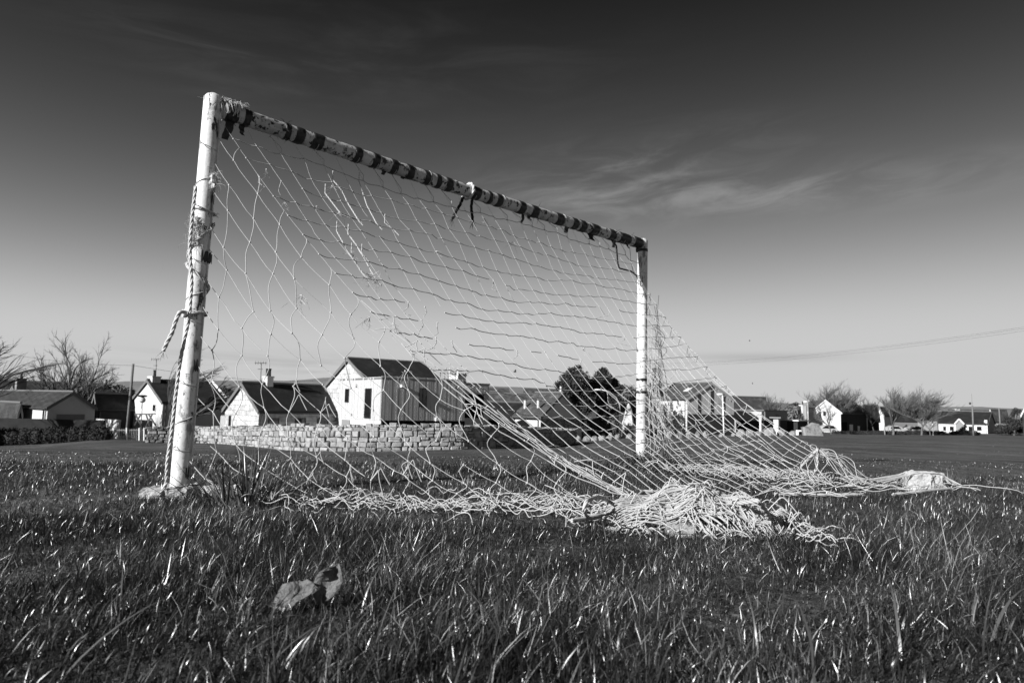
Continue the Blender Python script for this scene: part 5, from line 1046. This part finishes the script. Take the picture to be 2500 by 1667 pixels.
# ------------------------------------------------------------------ trees and hedges
def bare_tree(label, px, py, Y, top, wpx, seed, wind=(0, 0), trunk=.2, lv=4, mt='twig', kids=(6, 5, 5, 4, 3), up=.5, fork=1, thick=1.0, spread=.55, shift=0.0):
    q = random.Random(seed); c = at(px, py, Y); c[2] = gz(c[0], Y)-.15; H = at(px, top, Y)[2]-c[2]; Wd = wpx/F*Y/2; w3 = np.array([wind[0], wind[1], 0.])
    o = thing('bare_tree', label, 'tree', c, 'bare winter trees'); br = []
    def rec(p, d, L_, r_, lev):
        n = 5; P = [p]; dd = d/np.linalg.norm(d)
        for i in range(n):
            dd = dd+np.array([q.gauss(0, .12), q.gauss(0, .12), q.gauss(0, .08)])+(np.array([0, 0, up*.16])+w3*.16)*(1 if lev > 0 else .25); dd /= np.linalg.norm(dd); P.append(P[-1]+dd*L_/n)
        br.append((np.array(P), np.linspace(r_, r_*(.66 if lev < lv else .3), n+1), lev))
        if lev >= lv: return
        for k_ in range(kids[lev]):
            t = 1.0 if k_ == 0 else (q.uniform(.6, 1.0) if lev == 0 else q.uniform(.2, .95))
            j = min(n, int(t*n)); b = P[j]; a = q.uniform(0, 6.28) if lev else 2*math.pi*k_/kids[0]+q.uniform(-.4, .4); side_ = np.array([math.cos(a), math.sin(a), 0]); s_ = q.uniform(.4, 1.0)*spread*(1.3 if lev == 0 else 1)
            dl = P[j]-P[max(0, j-1)]; dl /= np.linalg.norm(dl) if j else 1
            rec(b, (dl if j else dd)+side_*s_, L_*q.uniform(.62, .85)*(1.5 if lev == 0 else 1)*(1.05-.35*t if lev else 1), r_*q.uniform(.45, .62), lev+1)
    for k_ in range(fork):
        a = k_*2*math.pi/max(1, fork)+.5; g = spread if fork > 1 else 0
        rec(c.copy(), np.array([math.cos(a)*g, math.sin(a)*g*.6, 1])+w3*.15, H*trunk*1.2, H*.02*thick/(fork**.3), 0)
    T = np.concatenate([b[0] for b in br if b[2] >= lv-1]); zmax = np.percentile(T[:, 2], 99.3)-c[2]; cx_ = np.median(T[:, 0]); xm = np.percentile(np.abs(T[:, 0]-cx_), 97)
    k3 = np.array([Wd/max(xm, .1)]*2+[H/zmax]); tm = MB(); cm = MB()
    for P, r_, lev in br: (tm if lev < 2 else cm).tube((P-c)*k3+c+np.array([shift, 0, 0])*((P[:, 2:]-c[2])/zmax), r_, 6 if lev < 2 else 3, cap=False)
    tm.build('trunk', M['bark'], o, True); cm.build('crown', M[mt], o); return o
bare_tree('spreading bare tree with several limbs behind the garage', 172, 985, 70, 820, 210, 19, (.12, 0), .26, 5, kids=(5, 4, 4, 4, 3), fork=3, up=.0, spread=.95, thick=1.35)
bare_tree('bare tree at the left border with branches swept to the right', -75, 1060, 52, 790, 250, 5, (.5, 0), .2, 5, up=.1, kids=(6, 5, 4, 3, 3), thick=1.5)
bare_tree('wind-bent bare tree in front of the left white house', 408, 1050, 57, 858, 175, 8, (.9, 0), .12, 5, up=.0, kids=(5, 4, 4, 3, 3), fork=2, thick=1.4, shift=2.3)
bare_tree('slim bare sapling in front of the tall white gable', 2030, 1062, 106, 985, 62, 11, (.05, 0), .28, 4, kids=(7, 4, 4, 3), thick=1.3, mt='bark', up=.3)
bare_tree('large dense bare tree rising behind the tall white house', 2068, 1062, 124, 934, 128, 12, (.12, 0), .2, 5, up=.75, kids=(9, 6, 5, 4, 3), thick=1.25, spread=.55, mt='paletwig')
bare_tree('rounded bare tree behind the low black building', 1894, 1040, 145, 961, 62, 13, (.03, 0), .15, 5, up=.6, kids=(8, 6, 5, 3, 3), thick=1.2, mt='paletwig')
bare_tree('left one of the paired bare trees with upswept twigs', 2181, 1065, 112, 943, 96, 14, (.08, 0), .24, 5, up=.7, kids=(7, 6, 5, 4, 3), thick=1.25, spread=.55, mt='paletwig')
bare_tree('largest bare tree on the right, twigs swept to the right', 2250, 1066, 108, 953, 128, 15, (.25, 0), .17, 5, up=.7, kids=(9, 6, 5, 4, 3), thick=1.25, spread=.58, mt='paletwig')
bare_tree('small bare tree right of the largest swept tree', 2272, 1066, 106, 1010, 34, 16, (.05, 0), .2, 3, kids=(5, 4, 4), up=.4)
bare_tree('thin bare tree between the tall white house and the paired trees', 2135, 1062, 130, 952, 62, 17, (.1, 0), .25, 4, kids=(6, 4, 4, 3), up=.5, thick=.8)
def leafcloud(mb, blobs, n, size, q, hollow=.55):
    vols = np.array([b[3]*b[4]*b[5] for b in blobs])**(2/3); pr_ = vols/vols.sum()
    for _ in range(n):
        b = blobs[q.choice(len(blobs), p=pr_)]; d = q.normal(0, 1, 3); d /= np.linalg.norm(d); r_ = q.uniform(hollow, 1.05)+max(0, q.normal(0, .06)); p = np.array(b[:3])+d*r_*np.array(b[3:6])
        a = q.normal(0, 1, 3); a /= np.linalg.norm(a); bb_ = np.cross(a, q.normal(0, 1, 3)); bb_ /= np.linalg.norm(bb_); s_ = size*q.uniform(.5, 1.4)
        mb.add([p-a*s_-bb_*s_*.35, p+a*s_*.9, p+bb_*s_*.55], [(0, 1, 2)])
def pine(label, px, py, Y, blobs_px, seed, n=5200, size=.28):
    q = np.random.default_rng(seed); c = at(px, py, Y); c[2] = gz(c[0], Y)-.2; o = thing('pine_tree', label, 'tree', c, 'dark evergreens'); tops = []
    bl = []
    for bx, by, br_ in blobs_px: p = at(bx, by, Y+q.uniform(-1.2, 1.2)); r_ = br_/F*Y; bl.append((*p, r_, r_, r_*.8)); tops.append(p)
    tm = MB(); hi = max(tops, key=lambda p: p[2]); mid = lerp(c, hi, .55); tm.tube([c, lerp(c, mid, .5)+np.array([.1, 0, 0]), mid, hi], [.3, .26, .2, .06], 8)
    for p in tops: b = lerp(c, hi, q.uniform(.35, .75)); tm.tube([b, lerp(b, p, .5)+np.array([0, 0, .1]), p], [.11, .08, .03], 5)
    tm.build('trunk', M['bark'], o, True); cm = MB(); leafcloud(cm, bl, n, size, q, .35); cm.build('crown', M['pine'], o)
pine('broad dark pine with flat-topped crown left of the far post', 1412, 1062, 73, [(1403,915,22),(1385,925,20),(1420,925,22),(1372,945,18),(1395,950,26),(1425,955,24),(1362,938,10),(1440,975,20),(1405,985,22),(1380,965,16),(1412,898,10),(1395,905,10),(1430,1000,16),(1400,1015,20),(1425,1030,14),(1352,965,12),(1358,990,14),(1375,1005,16)], 1, 9000, .17)
pine('taller dark pine close to the far post, on the left', 1478, 1062, 75, [(1472,908,14),(1470,925,24),(1490,938,22),(1452,940,20),(1508,950,14),(1480,965,26),(1455,985,22),(1500,975,16),(1520,945,8),(1475,1010,18),(1460,1030,14),(1510,985,16),(1500,1010,16),(1448,965,18)], 2, 9500, .17)
pine('narrow dark pine just right of the far post', 1600, 1062, 82, [(1598,905,8),(1602,922,13),(1606,938,15),(1592,945,12),(1600,965,22),(1610,985,20),(1590,1000,14),(1625,970,14),(1645,960,12)], 3, 4200, .17)
pine('small dark conifer above the pitched house roof', 1846, 1040, 140, [(1843,978,6),(1847,985,9),(1850,998,13),(1845,1015,14)], 4, 1500, .2)
pine('dark evergreen clump left of the pale lantern', 1938, 1045, 138, [(1945,988,8),(1936,992,10),(1928,1003,14),(1942,1010,14),(1930,1025,16)], 5, 2200, .2)
pine('round evergreen behind the apex of the tall white house', 1990, 1040, 135, [(1988,988,13),(2000,985,12),(1978,998,13),(1995,1005,18)], 6, 2000, .2)
pine('dark evergreen near the right border', 2474, 1060, 118, [(2482,1003,10),(2475,1012,9),(2462,1025,13),(2478,1035,16),(2455,1045,14)], 7, 2600, .16)
def bush(name, label, cat, blobs_px, Y, seed, n, size, mt, group=None, core=True):
    q = np.random.default_rng(seed); bl = []; dark = MB(); c0 = None
    for bx, by, rx, rz in blobs_px:
        p = at(bx, by, Y); bl.append((*p, rx/F*Y, max(.5, rx/F*Y*.7), rz/F*Y)); 
    leafcloud(dark, bl, n, size, q, .5)
    if core:
        for b in bl: dark.ball(b[:3], (b[3]*.8, b[4]*.8, b[5]*.82), 10, 7, .12, seed=seed)
    return tag(dark.build(name, M[mt], None), label, cat, group)
bush('hedge', 'long dark clipped hedge bordering the field on the far left', 'hedge', [(x, 1066+q_, 22, 23) for x, q_ in ((-60,2),(-30,3),(0,2),(30,1),(60,2),(90,0),(120,0),(150,-1),(180,-1),(205,-2),(230,-3),(250,-4))], 53.5, 21, 16000, .1, 'hedge')
bush('hedge', 'low dark hedge under the bare trees on the right', 'hedge', [(x, 1058, 16, 7) for x in range(2045, 2300, 12)], 113, 22, 6500, .14, 'hedge')
bush('shrub', 'dark mounded shrub before the bungalow porch', 'shrub', [(2330,1058,12,6),(2350,1056,16,8),(2352,1050,6,9),(2372,1057,14,7),(2385,1059,10,5)], 114, 23, 2600, .14, 'hedge')
bush('shrub', 'grey leafless shrub thicket left of the near post, behind the pole', 'shrub', [(285,958,26,18),(310,962,20,16),(265,965,18,14)], 90, 24, 1800, .3, 'brown', core=False)
bush('shrub', 'brown leafless thicket between the cottage and the left white house', 'shrub', [(545,965,14,22),(560,972,16,20),(530,985,14,16)], 72, 25, 1500, .25, 'brown', core=False)
bush('shrub', 'brown leafless thicket between the second pine and the far post', 'shrub', [(1535,965,26,24),(1555,985,24,24),(1520,985,18,22),(1545,1015,22,22)], 80, 26, 2400, .25, 'brown', core=False)
bush('ivy', 'dark ivy scrub over the old wall below the pines', 'ivy', [(1345,1030,22,26),(1370,1040,18,24),(1395,1045,16,22),(1330,1045,14,18),(1450,1045,16,22),(1500,1040,14,26),(1470,1050,16,16)], 71, 27, 4200, .2, 'ivy')
bush('ivy', 'ivy climbing the blotchy white side wall of the hall', 'ivy', [(1603,1028,15,34),(1622,1015,9,28),(1638,1042,11,22),(1648,1020,5,18),(1596,1000,9,26),(1655,1048,6,12)], 75.6, 28, 4200, .13, 'ivy', core=False)
bush('shrub', 'brown thicket between the flat-roofed block and the grey-roofed cottage', 'shrub', [(1935,1012,18,20),(1925,1028,16,14),(1950,1020,12,14)], 116, 29, 1400, .35, 'brown', core=False)
bush('shrub', 'grey thicket behind the gabled house on the right', 'shrub', [(2130,1005,20,22),(2110,1020,18,18),(2150,1030,16,14),(2250,1012,14,14)], 165, 30, 1500, .4, 'brown', core=False)
bush('shrub', 'dark garden shrubs between bungalow and the right border', 'shrub', [(2440,1048,14,12),(2465,1048,16,12),(2490,1042,14,18),(2505,1030,14,20)], 120, 31, 3200, .16, 'hedge')
old = MB(); ap = [(1325,1052,1072,73),(1380,1053,1071,74),(1440,1054,1068,75),(1520,1056,1068,75),(1600,1058,1067,76)]
P1 = [at(a, c_, y) for a, b, c_, y in ap]; z1 = [at(a, b, y)[2] for a, b, c_, y in ap]
for i in range(len(ap)-1): a, b = P1[i], P1[i+1]; old.hexa([(a[0], a[1], a[2]-.4), (b[0], b[1], b[2]-.4), (b[0], b[1]+.4, b[2]-.4), (a[0], a[1]+.4, a[2]-.4)], [(a[0], a[1], z1[i]), (b[0], b[1], z1[i+1]), (b[0], b[1]+.4, z1[i+1]), (a[0], a[1]+.4, z1[i])])
tag(old.build('old_wall', M['rubble'], None), 'low old rubble wall under the pines behind the boulders', 'wall')
